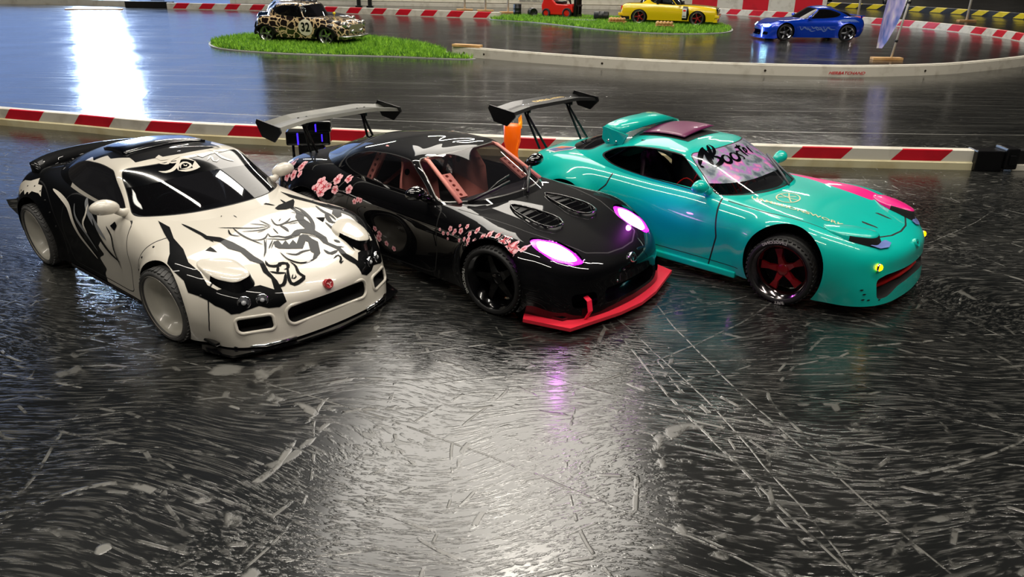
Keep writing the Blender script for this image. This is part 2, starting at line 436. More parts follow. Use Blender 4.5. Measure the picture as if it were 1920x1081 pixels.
M_ceil = wear(mat('ceiling_paint', '#2e2e30', .9), 2, '#242426'); M_wall = wear(mat('wall_paint', '#625f5d', .85), 1.3, '#4d4b4a')
fl = struct('floor', (RX0, RY0, -.06), (RX1, RY1, 0), floor_material())
struct('ceiling', (RX0, RY0, CEIL), (RX1, RY1, CEIL+.1), M_ceil)
struct('wall_back', (RX0, RY1, -.06), (RX1, RY1+.1, CEIL+.1), M_wall); struct('wall_front', (RX0, RY0-.1, -.06), (RX1, RY0, CEIL+.1), M_wall)
struct('wall_left', (RX0-.1, RY0, -.06), (RX0, RY1, CEIL+.1), M_wall); struct('wall_right', (RX1, RY0, -.06), (RX1+.1, RY1, CEIL+.1), M_wall)

# ------------------------------------------------------------------ lamps of the hall
M_house = mat('lamp_housing_white', '#d8d8d4', .4); M_blk = mat('black_plastic', '#0b0b0c', .35); M_chr = mat('chrome', '#d8d8dc', .08, 1)
def area(name, x, y, z, sx, sy, w, col, parent, rot=(0, 0, 0)):
    a = bpy.data.lights.new(name, 'AREA'); a.shape = 'RECTANGLE'; a.size = sx; a.size_y = sy; a.energy = w; a.color = col
    o = bpy.data.objects.new(name, a); C.objects.link(o); o.parent = parent; o.location = (x, y, z); o.rotation_euler = rot; return o
TUBE_AT = ['above and left of the white coupe', 'above and right of the teal coupe', 'straight above the camera', 'above and right of the camera', 'behind the camera in the middle', 'above and left of the camera', 'in the far left of the hall', 'in the far middle of the hall', 'in the far right of the hall']
for k, (x, y, z, L, wd, w) in enumerate(TUBES):
    t = tag(empty('ceiling_lamp', (x, y, z)), 'long white tube lamp under the ceiling, '+TUBE_AT[k], 'lamp', 'tube lamps under the ceiling')
    MB().box((-L/2, -.06, .012), (L/2, .06, .06), 0, .006).build('lamp_housing', M_house, t)
    for q_ in (-.4, .4): MB().tube([(L*q_, 0, .055), (L*q_, 0, CEIL-z)], .004).build('cable', M_blk, t)
    area('tube_light', 0, 0, 0, L, wd, w, WARM, t)
for k, (x, y, z, sx_, sy_, w) in enumerate(PANELS):
    t = tag(empty('hanging_lamp', (x, y, z)), ['large square light panel hanging under the ceiling above the track', 'small bright light panel hanging in front of the large ceiling panel'][k], 'lamp')
    MB().box((-sx_/2-.03, -sy_/2-.03, .012), (sx_/2+.03, sy_/2+.03, .06), 0, .006).build('lamp_housing', M_house, t)
    for q_ in (-.4, .4): MB().tube([(sx_*q_, 0, .05), (sx_*q_, 0, CEIL-z)], .004).build('cable', M_blk, t)
    area('panel_light', 0, 0, 0, sx_, sy_, w, WARM, t)
p = SCREEN; t = tag(empty('halo_panel', (p['x'], p['y'], 0), math.atan2(p['y'], p['x'])-PI/2), 'unseen blue panel added behind the flood lamp to widen its halo', 'screen')
MB().box((-p['sx']/2-.03, .02, p['z']-p['sz']/2-.03), (p['sx']/2+.03, .08, p['z']+p['sz']/2+.03), 0, .008).box((-.9, .0, 0), (-.8, .12, .1)).box((.8, .0, 0), (.9, .12, .1)).build('halo_housing', M_blk, t)
area('halo_light', 0, 0.01, p['z'], p['sx'], p['sz'], p['w'], (.32, .50, 1), t, (R(-90), 0, 0))  # added blue light, only there for the halo on the floor
p = LED; t = tag(empty('flood_lamp', (p['x'], p['y'], 0), math.atan2(p['y'], p['x'])-PI/2), 'tall bluish white flood lamp on a stand at the far left', 'lamp')
MB().box((-p['sx']/2-.03, .02, p['z']-p['sz']/2-.03), (p['sx']/2+.03, .08, p['z']+p['sz']/2+.03), 0, .008).build('lamp_housing', M_blk, t)
MB().tube([(0, .05, 0), (0, .05, p['z']-p['sz']/2)], .02).lathe([(.001, .0), (.16, .0), (.16, .02), (.001, .03)], c=(0, .05, 0)).build('stand', M_blk, t)
area('flood_light', 0, 0.01, p['z'], p['sx'], p['sz'], p['w'], COOL, t, (R(-90), 0, 0))

# ------------------------------------------------------------------ track barriers
M_cream = wear(mat('barrier_white', '#d9d4c6', .45), 30, '#bdb6a6', .5, .75); M_red = wear(mat('barrier_red', '#cf0f26', .4), 25, '#b00d20', .5, .8)
M_ledge = wear(mat('barrier_wood_cream', '#d8cfa9', .5), 20, '#c9bb90'); M_yel = wear(mat('barrier_yellow', '#e6cf12', .4), 25, '#c9b20c', .5, .8); M_bblk = mat('barrier_black', '#0d0d0e', .45)
M_wood = wear(mat('pale_wood', '#d8ac72', .6), 12, '#b98a54'); M_tape = mat('black_tape', '#08080a', .3); M_screw = mat('dark_screw', '#3a3025', .4, .7)
def path_len(P):
    L = [0]
    for i in range(1, len(P)): L.append(L[-1]+(P[i]-P[i-1]).length)
    return L
def at(P, L, s):
    s = min(max(s, -.5), L[-1]+.5)
    i = 0
    while i < len(L)-2 and L[i+1] < s: i += 1
    d = (P[i+1]-P[i]); return P[i]+d*((s-L[i])/(L[i+1]-L[i])), d.normalized()
def barrier(name, pts, h, prof, mats, stripe=None, slant=0, phase=0, step=.02, s0=0, s1=None):
    """prof: (depth, z, kind) around the section, kind 's' striped strip, 'p' plain, 'l' ledge, going from the front foot over the top to the back foot"""
    P = catmull([(x, y, 0) for x, y in pts], 8); L = path_len(P); s1 = s1 if s1 is not None else L[-1]
    cuts = sorted(set([round(s0, 5), round(s1, 5)]+[round(s, 5) for s in np.arange(s0, s1, step)]+([round(s, 5) for s in np.arange(math.floor(s0/stripe)*stripe+phase, s1, stripe/2) if s0 < s < s1] if stripe else [])))
    V = []; n = len(prof)
    for s in cuts:
        for d, z, k in prof:
            ss = s+slant*z
            if s == cuts[0] or s == cuts[-1]: ss = s
            p, t = at(P, L, ss); nr = Vector((-t.y, t.x, 0)); q = p+nr*d; V.append((q.x, q.y, z))
    F = []; M = []
    for i in range(len(cuts)-1):
        sm = (cuts[i]+cuts[i+1])/2
        for j in range(n):
            F.append([i*n+j, (i+1)*n+j, (i+1)*n+(j+1) % n, i*n+(j+1) % n]); k = prof[j][2]
            M.append(2 if k == 'l' else (1 if (k == 's' and stripe and ((sm-phase) % stripe) < stripe/2) else 0))
    F += [list(range(n))[::-1], [(len(cuts)-1)*n+j for j in range(n)]]; M += [0, 0]
    mb = MB(); mb.add(V, F); mb.M = M; return mb, P, L
PROF = lambda h: [(0, 0, 'l'), (0, h*.36, 'l'), (.003, h*.42, 's'), (.003, h*.97, 's'), (.006, h, 'p'), (.018, h, 'p'), (.018, 0, 'p')]
PROF2 = lambda h: [(0, 0, 'p'), (0, h*.10, 's'), (.001, h*.95, 's'), (.004, h, 's'), (.016, h, 'p'), (.016, 0, 'p')]
mats_b = [M_cream, M_red, M_ledge]
mid = [(-1.3, 1.50), (-.92, 1.38), (-.76, 1.335), (-.60, 1.285), (-.41, 1.255), (-.25, 1.235), (-.02, 1.205), (.2, 1.185), (.41, 1.17), (.6, 1.163), (.735, 1.160)]
mb, Pm, Lm = barrier('x', mid, .03, PROF(.03), mats_b, .151, .9, .093)
tag(mb.build('track_barrier', mats_b), 'low red and white striped board with cream foot running behind the three coupes', 'barrier')
# black hinge between the boards and the black board after it
t = MB().box((.700, 1.154, 0), (.742, 1.184, .0312), 0, .002).box((.742, 1.150, .004), (.762, 1.185, .036), 0, .003).box((.747, 1.147, .012), (.757, 1.151, .026), 0, .001).build('tape_joint', M_tape)
tag(t, 'black tape wrapped around the joint at the right end of the striped board', 'tape')
mb = MB().box((0, 0, .010), (.5, .016, .031), 1, .001).box((-.002, -.003, 0), (.5, .016, .010), 0, .001)
tag(mb.build('track_barrier', [M_cream, M_bblk], loc=(.763, 1.163, 0)), 'black board on a white foot at the right edge behind the tape joint', 'barrier')
# white inner rail
wr = [(-.205, 2.578), (-.10, 2.52), (.05, 2.43), (.30, 2.315), (.5, 2.26), (.65, 2.235), (.8, 2.222), (.95, 2.222), (1.12, 2.262), (1.3, 2.335), (1.62, 2.545), (1.92, 2.80)]
mb, Pw, Lw = barrier('x', wr, .030, [(0, 0, 'p'), (0, .0265, 'p'), (.002, .0285, 'p'), (.002, .030, 'p'), (.020, .030, 'p'), (.020, .0265, 'p'), (.020, 0, 'p')], [M_cream], step=.05)
rail = mb.build('track_rail', M_cream); tag(rail, 'plain white curved rail with red lettering in front of the blue coupe', 'barrier')
for s in (.045, .12, .52, .98, 1.46, 1.98):
    p_, t_ = at(Pw, Lw, s); nr = Vector((-t_.y, t_.x, 0))
    MB().lathe([(.0001, 0), (.0032, .0), (.0032, .0012), (.0001, .0012)], 'y', 12).build('screw', M_screw, rail, loc=p_-nr*.0012+Vector((0, 0, .013)), rot=(0, 0, math.atan2(t_.y, t_.x)))
TV, TF = text_shape('HERBATCHAND', .0135, shear=.35, bold=.0003)
p_, t_ = at(Pw, Lw, 1.205); ang = math.atan2(t_.y, t_.x)
mk('lettering', [tuple(Matrix.Translation(p_+Vector((0, 0, .010))-Vector((-t_.y, t_.x, 0))*.0006) @ Matrix.Rotation(ang, 4, 'Z') @ Vector((x*1.05, 0, y*.8))) for x, y, z in TV], TF, M_red, parent=rail, smooth=False)
# far striped barriers
far1 = [(-2.02, 4.72), (-1.7, 4.71), (-1.44, 4.68), (-1.1, 4.60), (-.8, 4.515), (-.45, 4.41), (-.19, 4.345), (-.09, 4.33)]
mb, _, _ = barrier('x', far1, .034, PROF2(.034), mats_b, .15, .9, .03)
tag(mb.build('track_barrier', mats_b), 'far red and white striped board behind the two mini hatchbacks', 'barrier')
MB().box((-2.30, 4.80, 0), (-2.02, 4.83, .036), 0, .002).build('barrier_end', M_bblk)
tag(bpy.data.objects['barrier_end'], 'black board joining the grey and the striped boards at the far left', 'barrier')
mb, _, _ = barrier('x', [(-4.2, 4.75), (-3.4, 4.9), (-2.9, 4.95), (-2.32, 4.90)], .034, PROF2(.034), [M_cream], step=.1)
tag(mb.build('track_barrier', M_cream), 'plain greyish white board in the far left corner', 'barrier')
far2 = [(1.03, 5.27), (1.34, 4.98), (1.65, 4.68), (1.90, 4.38), (2.08, 4.05), (2.16, 3.70), (2.14, 3.38), (2.07, 3.14)]
mb, _, _ = barrier('x', far2, .034, PROF2(.034), mats_b, .15, .9, .05)
tag(mb.build('track_barrier', mats_b), 'curved red and white striped board behind the blue coupe', 'barrier')
yb = [(1.2, 6.95), (1.8, 6.42), (2.2, 6.2), (2.6, 5.9), (2.9, 5.5), (3.1, 5.0), (3.15, 4.5)]
mb, _, _ = barrier('x', yb, .036, PROF2(.036), [M_bblk, M_yel, M_bblk], .15, 1.4, .02)
tag(mb.build('track_barrier', [M_bblk, M_yel, M_bblk]), 'black and yellow striped board in the far right corner', 'barrier')
# thin wooden floor strips at the far left
for k, (a, b_) in enumerate([((-3.05, 4.33), (-2.78, 4.36)), ((-2.50, 4.52), (-2.22, 4.60))]):
    ang = math.atan2(b_[1]-a[1], b_[0]-a[0]); L = math.hypot(b_[0]-a[0], b_[1]-a[1])
    o = MB().box((0, -.02, 0), (L, .02, .006), 0, .001).build('floor_strip', M_wood, loc=(a[0], a[1], 0), rot=(0, 0, ang))
    tag(o, ['short pale wooden strip on the floor at the far left edge', 'pale wooden strip on the floor in front of the black board'][k], 'wood strip')
# white back boards
bb = MB().box((-1.9, 0, 0), (1.15, .03, .10), 0, .002).box((-1.9, -.012, .028), (1.15, 0, .032), 0).box((-1.9, -.022, 0), (1.15, 0, .024), 0, .001)
k0 = len(bb.V); bb.box((.02, -.0145, .062), (.22, -.013, .068), 1).box((.02, -.0145, .040), (.22, -.013, .050), 1)
tag(bb.build('back_board', [M_cream, wear(mat('faded_print', '#8d8a84', .6), 60, '#c9c4b8', .45, .6)], loc=(0, 5.42, 0), rot=(0, 0, R(-1))), 'long cream board wall behind the red forklift', 'barrier')
mb, _, _ = barrier('x', [(.85, 5.75), (1.4, 5.62), (2.0, 5.30)], .10, [(0, 0, 's'), (0, .03, 's'), (0, .10, 's'), (.02, .10, 'p'), (.02, 0, 'p')], mats_b, .34, .0, .03)
tag(mb.build('back_board', mats_b), 'tall board with broad red and white blocks behind the yellow sedan', 'barrier')

# ------------------------------------------------------------------ grass islands
M_grass = mat('artificial_grass', '#6fae1e', .7); n_, l_, b_ = nodes(M_grass)
oi = n_.new('ShaderNodeTexNoise'); oi.inputs['Scale'].default_value = 60; tcg = n_.new('ShaderNodeTexCoord'); l_.new(tcg.outputs['Object'], oi.inputs['Vector'])
crg = n_.new('ShaderNodeValToRGB'); crg.color_ramp.elements[0].color = (*lin('#3f7a12'), 1); crg.color_ramp.elements[1].color = (*lin('#a6dc3c'), 1); crg.color_ramp.elements[0].position = .35; crg.color_ramp.elements[1].position = .65
l_.new(oi.outputs['Fac'], crg.inputs['Fac']); l_.new(crg.outputs['Color'], b_.inputs['Base Color'])
M_gbase = mat('grass_backing', '#3c5a1c', .9); M_gedge = mat('mat_edge', '#a9aaa6', .6)
def grass(name, outline, label, seed, dens):
    out = catmull([(x, y, 0) for x, y in outline], 5, True); poly = np.array([(p.x, p.y) for p in out]); rng = np.random.default_rng(seed)
    root = tag(empty(name, (0, 0, 0)), label, 'grass mat')
    MB().prism([tuple(p) for p in poly], .0, .004).build('backing', M_gbase, root)
    c = poly.mean(0); nrm = poly-c; ed = poly+nrm/np.linalg.norm(nrm, axis=1)[:, None]*.012
    MB().prism([tuple(p) for p in ed], .0, .0025).build('edge_sheet', M_gedge, root)
    lo, hi = poly.min(0), poly.max(0); A = (hi-lo).prod(); N = int(A*dens); q = rng.random((N, 2))*(hi-lo)+lo; q = q[poly_sd(poly, q) < .003]; N = len(q)
    a = rng.random(N)*2*PI; hgt = .011+rng.random(N)*.012; w = .0016; lean = rng.normal(0, .006, (N, 2))
    V = np.zeros((N, 3, 3)); V[:, 0, :2] = q+np.stack([np.cos(a), np.sin(a)], 1)*w; V[:, 1, :2] = q-np.stack([np.cos(a), np.sin(a)], 1)*w; V[:, 2, :2] = q+lean; V[:, 2, 2] = hgt; V[:, :2, 2] = .003
    o = mk('blades', V.reshape(-1, 3).tolist(), [[3*i, 3*i+1, 3*i+2] for i in range(N)], M_grass, parent=root, smooth=False); o['kind'] = 'stuff'
    return root
grass('grass_island', [(-1.06, 2.80), (-1.09, 2.95), (-1.04, 3.12), (-.9, 3.22), (-.7, 3.2), (-.5, 3.06), (-.33, 2.88), (-.245, 2.70), (-.225, 2.57), (-.135, 2.505), (-.20, 2.488), (-.4, 2.53), (-.6, 2.545), (-.8, 2.585), (-.97, 2.67)],
      'teardrop of bright green artificial grass under the two mini hatchbacks', 1, 60000)
grass('grass_island', [(-.13, 4.285), (-.05, 4.50), (.2, 4.62), (.45, 4.55), (.75, 4.45), (.98, 4.22), (1.03, 3.95), (.95, 3.68), (.75, 3.565), (.55, 3.60), (.38, 3.74), (.24, 3.93), (.08, 4.12)],
      'strip of bright green artificial grass under the yellow sedan and red forklift', 2, 42000)

# outlines of the painted patterns, on planes laid over the bodies (metres, full size)
ART_ONI = [('S',0.03,[(0.797,0.19),(0.811,0.295),(0.898,0.364)]),('F',0,[(0.951,0.326),(0.905,0.4),(0.859,0.594),(0.914,0.566),(1.005,0.488),(1.014,0.401),(0.988,0.329)]),('S',0.012,[(0.819,-0.155),(0.777,-0.014),(0.77,0.114),(0.797,0.19)]),('S',0.035,[(1.005,0.49),(1.079,0.507),(1.184,0.489),(1.302,0.454),(1.394,0.409),(1.492,0.338)]),('S',0.014,[(1.08,0.393),(1.129,0.438),(1.194,0.45)]),('S',0.012,[(1.111,-0.046),(1.171,0.034),(1.231,0.086)]),('S',0.014,[(1.032,-0.293),(1.121,-0.172),(1.198,-0.041),(1.226,0.09)]),('S',0.018,[(1.11,-0.201),(1.225,-0.206),(1.33,-0.188),(1.458,-0.151)]),('S',0.016,[(1.104,-0.242),(1.183,-0.276),(1.226,-0.251),(1.252,-0.22)]),('S',0.012,[(1.188,-0.181),(1.234,-0.066),(1.244,0.02),(1.234,0.084)]),('S',0.014,[(1.342,-0.187),(1.376,-0.138),(1.376,-0.074),(1.32,-0.007)]),('S',0.008,[(1.267,-0.081),(1.255,0.031)]),('S',0.018,[(1.116,0.168),(1.211,0.139),(1.244,0.163),(1.229,0.242),(1.179,0.329)]),('S',0.03,[(1.244,0.163),(1.306,0.171),(1.38,0.16)]),('S',0.016,[(1.246,0.21),(1.243,0.332),(1.275,0.419)]),('S',0.012,[(1.091,0.062),(1.223,0.092)]),('S',0.012,[(1.263,0.082),(1.373,0.061)]),('S',0.01,[(1.263,0.236),(1.281,0.342)]),('S',0.008,[(1.186,0.196),(1.148,0.251)]),('S',0.024,[(1.32,-0.007),(1.379,-0.021),(1.403,0.037),(1.444,0.073),(1.446,0.144),(1.395,0.231),(1.418,0.338)]),('F',0,[(1.456,0.151),(1.39,0.24),(1.409,0.345),(1.462,0.354),(1.519,0.319),(1.472,0.266),(1.447,0.236),(1.472,0.197)]),('S',0.016,[(1.389,-0.084),(1.426,-0.018),(1.471,0.044),(1.473,0.119),(1.476,0.204)]),('F',0,[(1.46,-0.052),(1.46,-0.005),(1.532,-0.02),(1.488,0.046),(1.56,0.03),(1.511,0.104),(1.576,0.093),(1.479,0.194),(1.474,0.235),(1.506,0.26),(1.575,0.255),(1.634,0.268),(1.782,0.176),(1.819,0.109),(1.821,0.065),(1.76,0.128),(1.725,0.122),(1.595,0.195),(1.573,0.187),(1.66,0.091),(1.614,-0.006),(1.569,-0.076),(1.528,-0.087)]),('S',0.016,[(1.386,-0.09),(1.528,-0.178),(1.617,-0.255)]),('S',0.008,[(1.394,-0.076),(1.578,-0.208)]),('S',0.012,[(1.432,-0.039),(1.531,-0.149)]),('S',0.008,[(1.451,-0.036),(1.538,-0.131)]),('S',0.018,[(1.62,-0.104),(1.728,-0.111),(1.816,-0.067),(1.839,0.008),(1.819,0.119)]),('S',0.022,[(1.654,-0.074),(1.711,-0.015),(1.698,0.062),(1.709,0.149)]),('S',0.01,[(1.426,0.252),(1.614,0.362)]),('S',0.01,[(1.46,0.236),(1.629,0.35)]),('S',0.008,[(0.881,-0.169),(0.838,-0.132)]),('S',0.008,[(0.907,-0.066),(0.958,-0.063)]),('S',0.035,[(1.667,-0.278),(1.735,-0.296),(1.773,-0.235),(1.755,-0.2),(1.78,-0.155),(1.834,-0.187),(1.83,-0.224)]),('S',0.024,[(1.802,-0.336),(1.846,-0.29),(1.875,-0.231)]),('S',0.024,[(1.779,-0.236),(1.844,-0.295)]),('S',0.028,[(1.874,-0.238),(1.954,-0.308),(1.965,-0.354),(1.925,-0.385)]),('S',0.03,[(1.803,-0.166),(1.891,-0.228),(1.972,-0.269),(2.0,-0.24),(1.975,-0.139),(1.919,-0.148),(1.837,-0.116),(1.767,-0.118)]),('S',0.012,[(1.909,-0.194),(1.948,-0.234),(1.949,-0.197),(1.92,-0.183)])]
ART_CLAW = [('S',0.028,[(1.1,0.661),(1.233,0.642),(1.33,0.651),(1.421,0.638)]),('F',0,[(1.102,0.785),(1.251,0.819),(1.391,0.729),(1.401,0.667),(1.312,0.678),(1.25,0.744)]),('S',0.045,[(1.278,0.631),(1.411,0.584),(1.452,0.612)]),('S',0.034,[(1.397,0.535),(1.548,0.52),(1.618,0.535),(1.749,0.496),(1.858,0.475)]),('S',0.035,[(1.668,0.408),(1.727,0.433)]),('S',0.035,[(1.752,0.235),(1.82,0.248),(1.809,0.339)]),('S',0.014,[(1.753,0.35),(1.796,0.422)]),('S',0.045,[(1.79,0.354),(1.912,0.344),(2.0,0.375)]),('S',0.018,[(1.891,0.224),(1.863,0.293),(1.908,0.289),(1.957,0.234),(1.937,0.291)])]
ART_BANDR = [('F',0,[(-0.023,-0.123),(0.097,-0.225),(0.177,-0.402),(0.29,-0.561),(0.367,-0.733),(0.466,-0.834),(0.531,-0.952),(0.603,-0.995),(0.701,-0.967),(0.793,-0.977),(0.905,-0.939),(1.008,-0.972),(0.977,-0.866),(0.911,-0.798),(0.871,-0.697),(0.794,-0.662),(0.705,-0.554),(0.61,-0.516),(0.53,-0.432),(0.418,-0.401),(0.342,-0.316),(0.406,-0.345),(0.517,-0.363),(0.626,-0.424),(0.731,-0.508),(0.818,-0.604),(0.895,-0.667),(0.949,-0.782),(1.025,-0.885),(1.062,-0.967),(1.097,-1.06),(1.046,-1.104),(0.966,-1.121),(0.902,-1.111),(0.825,-1.141),(0.763,-1.166),(0.7,-1.172),(0.648,-1.135),(0.586,-1.107),(0.531,-1.064),(0.464,-1.027),(0.388,-0.996),(0.355,-0.904),(0.275,-0.82),(0.208,-0.727),(0.206,-0.623),(0.159,-0.458),(0.083,-0.326)]),('S',0.03,[(0.175,-0.17),(0.278,-0.252),(0.394,-0.346),(0.482,-0.436)])]
ART_LAMPR = [('F',0,[(0.72,-1.06),(0.75,-1.012),(0.833,-0.999),(0.929,-1.012),(0.994,-1.047),(0.986,-1.089),(0.91,-1.114),(0.815,-1.126),(0.758,-1.108)])]
ART_KANJI = [('F',0,[(-0.242,0.915),(-0.186,0.949),(-0.182,0.907),(-0.148,0.87),(-0.178,0.852),(-0.233,0.861)]),('S',0.022,[(-0.275,0.837),(-0.246,0.815),(-0.211,0.802),(-0.15,0.841),(-0.053,0.863)]),('S',0.022,[(-0.195,0.813),(-0.152,0.798),(-0.111,0.806)]),('S',0.03,[(-0.178,0.696),(-0.138,0.765),(-0.076,0.831),(-0.014,0.815),(0.026,0.764)]),('F',0,[(0.03,0.77),(0.021,0.677),(-0.045,0.673),(-0.041,0.706),(-0.006,0.738)]),('S',0.03,[(-0.178,0.696),(-0.127,0.672),(-0.055,0.672),(0.015,0.679)]),('S',0.022,[(-0.146,0.706),(-0.118,0.758),(-0.059,0.775),(-0.037,0.726),(-0.094,0.695),(-0.142,0.704)]),('S',0.03,[(-0.328,0.737),(-0.286,0.709),(-0.224,0.713),(-0.167,0.747),(-0.123,0.788)]),('S',0.014,[(-0.09,0.756),(-0.094,0.723),(-0.064,0.741)]),('F',0,[(0.1,0.865),(0.155,0.835),(0.25,0.853),(0.254,0.833),(0.126,0.796),(0.099,0.825)]),('S',0.03,[(0.337,0.926),(0.388,0.892)]),('S',0.018,[(0.255,0.903),(0.312,0.866),(0.383,0.849)]),('S',0.034,[(0.291,0.879),(0.3,0.812),(0.316,0.75),(0.389,0.69)]),('S',0.018,[(0.141,0.749),(0.217,0.798),(0.192,0.737),(0.218,0.717),(0.26,0.745)])]
ART_FENDR = [('S',0.05,[(-0.395,0.806),(-0.192,0.711),(0.005,0.633),(0.168,0.572)]),('S',0.03,[(-0.509,0.747),(-0.422,0.644),(-0.208,0.537),(-0.051,0.416)]),('S',0.035,[(-0.125,0.689),(0.012,0.586),(0.193,0.477),(0.37,0.419)]),('S',0.02,[(0.137,0.683),(0.267,0.618),(0.309,0.506),(0.375,0.355)]),('F',0,[(0.204,0.696),(0.25,0.737),(0.31,0.716),(0.294,0.675)])]
ART_SIDEB = [('F',0,[(-0.144,0.753),(-0.074,0.71),(-0.003,0.655),(-0.014,0.58),(0.077,0.513),(-0.096,0.337),(-0.342,0.48),(-0.581,0.711),(-0.904,0.841)])]
ART_BRB = [('S',0.01,[(0.591,0.602),(0.903,0.638),(1.12,0.663),(1.283,0.682),(1.414,0.67),(1.524,0.629),(1.586,0.602)]),('S',0.008,[(0.903,0.638),(0.978,0.689),(1.163,0.698)]),('S',0.008,[(1.12,0.663),(1.218,0.65),(1.343,0.673)]),('S',0.008,[(1.283,0.682),(1.325,0.706)])]
ART_TEXTT = [('S',0.01,[(0.794,-0.551),(1.517,-0.466)]),('S',0.01,[(0.866,-0.395),(1.065,-0.216)]),('S',0.01,[(0.913,-0.142),(1.06,-0.492)])]
ART_BOOST = [('S',0.05,[(-0.597,0.717),(-0.565,0.756),(-0.494,0.814),(-0.381,0.876),(-0.352,0.889)]),('S',0.022,[(-0.595,0.722),(-0.593,0.702),(-0.582,0.683)]),('S',0.055,[(-0.365,0.886),(-0.395,0.85),(-0.433,0.786),(-0.474,0.722),(-0.488,0.669)]),('S',0.04,[(-0.264,0.897),(-0.325,0.845),(-0.387,0.78),(-0.437,0.718)]),('S',0.03,[(-0.258,0.9),(-0.24,0.888),(-0.251,0.848),(-0.308,0.8),(-0.372,0.767),(-0.412,0.762)]),('S',0.045,[(-0.408,0.76),(-0.366,0.736),(-0.353,0.696),(-0.384,0.668),(-0.45,0.651),(-0.506,0.646)]),('S',0.034,[(-0.246,0.723),(-0.3,0.718),(-0.343,0.679),(-0.339,0.636),(-0.302,0.622),(-0.257,0.647),(-0.236,0.695),(-0.255,0.723)]),('S',0.032,[(-0.113,0.714),(-0.163,0.714),(-0.216,0.668),(-0.211,0.621),(-0.159,0.615),(-0.112,0.649),(-0.092,0.7),(-0.125,0.717)]),('S',0.024,[(0.016,0.708),(-0.039,0.714),(-0.082,0.676),(-0.051,0.653),(-0.062,0.607),(-0.096,0.613)]),('S',0.034,[(0.111,0.797),(0.055,0.727),(0.034,0.667),(0.045,0.622)]),('S',0.024,[(0.005,0.762),(0.066,0.762),(0.151,0.766)]),('S',0.024,[(0.058,0.668),(0.129,0.681),(0.166,0.733),(0.113,0.714),(0.086,0.662),(0.111,0.628)]),('S',0.03,[(0.259,0.746),(0.212,0.687),(0.192,0.633)])]

# ------------------------------------------------------------------ rotary coupe body shared by the three cars (full-size metres, built at 1:10)
NET_BODY = [
 [(-1.99,0,.20),(-2.05,0,.32),(-2.09,0,.48),(-2.09,0,.66),(-2.04,0,.80),(-1.96,0,.845),(-1.86,0,.87)],
 [(-1.97,.35,.20),(-2.03,.36,.32),(-2.07,.36,.48),(-2.07,.35,.66),(-2.01,.32,.80),(-1.90,.18,.85),(-1.82,0,.878)],
 [(-1.90,.66,.20),(-1.96,.68,.32),(-2.00,.68,.48),(-1.99,.67,.66),(-1.93,.58,.81),(-1.84,.33,.865),(-1.78,0,.885)],
 [(-1.78,.82,.17),(-1.83,.85,.30),(-1.86,.85,.46),(-1.84,.83,.65),(-1.77,.70,.83),(-1.73,.42,.875),(-1.69,0,.893)],
 [(-1.56,.87,.14),(-1.57,.90,.27),(-1.58,.915,.44),(-1.56,.895,.65),(-1.53,.745,.85),(-1.52,.45,.89),(-1.52,0,.903)],
 [(-1.25,.89,.12),(-1.25,.91,.25),(-1.25,.935,.42),(-1.25,.92,.63),(-1.25,.775,.845),(-1.25,.5,.885),(-1.25,0,.90)],
 [(-.85,.85,.12),(-.85,.865,.25),(-.85,.875,.42),(-.85,.88,.62),(-.85,.765,.82),(-.85,.5,.86),(-.85,0,.87)],
 [(-.45,.84,.12),(-.45,.85,.25),(-.45,.86,.42),(-.45,.86,.60),(-.45,.75,.80),(-.45,.5,.83),(-.45,0,.84)],
 [(0,.84,.12),(0,.85,.25),(0,.86,.42),(0,.855,.60),(0,.745,.79),(0,.5,.82),(0,0,.83)],
 [(.45,.845,.12),(.45,.855,.25),(.45,.865,.42),(.45,.86,.60),(.45,.745,.775),(.45,.5,.805),(.45,0,.82)],
 [(.85,.86,.12),(.85,.88,.25),(.85,.89,.42),(.85,.89,.59),(.85,.775,.748),(.85,.48,.765),(.85,0,.785)],
 [(1.25,.88,.12),(1.25,.91,.24),(1.25,.93,.40),(1.25,.915,.58),(1.25,.80,.725),(1.22,.50,.715),(1.14,0,.74)],
 [(1.58,.86,.09),(1.60,.89,.22),(1.60,.905,.36),(1.57,.89,.53),(1.49,.79,.675),(1.36,.50,.69),(1.25,0,.715)],
 [(1.88,.79,.09),(1.87,.80,.22),(1.845,.80,.35),(1.81,.78,.48),(1.70,.70,.61),(1.52,.45,.66),(1.36,0,.695)],
 [(2.05,.57,.09),(2.03,.58,.22),(2.00,.58,.34),(1.975,.57,.45),(1.86,.52,.56),(1.66,.34,.63),(1.45,0,.675)],
 [(2.11,.30,.09),(2.10,.31,.22),(2.085,.31,.34),(2.07,.31,.44),(1.97,.28,.53),(1.76,.19,.605),(1.53,0,.66)],
 [(2.13,0,.09),(2.12,0,.22),(2.11,0,.34),(2.10,0,.44),(2.01,0,.52),(1.81,0,.595),(1.58,0,.65)],
]
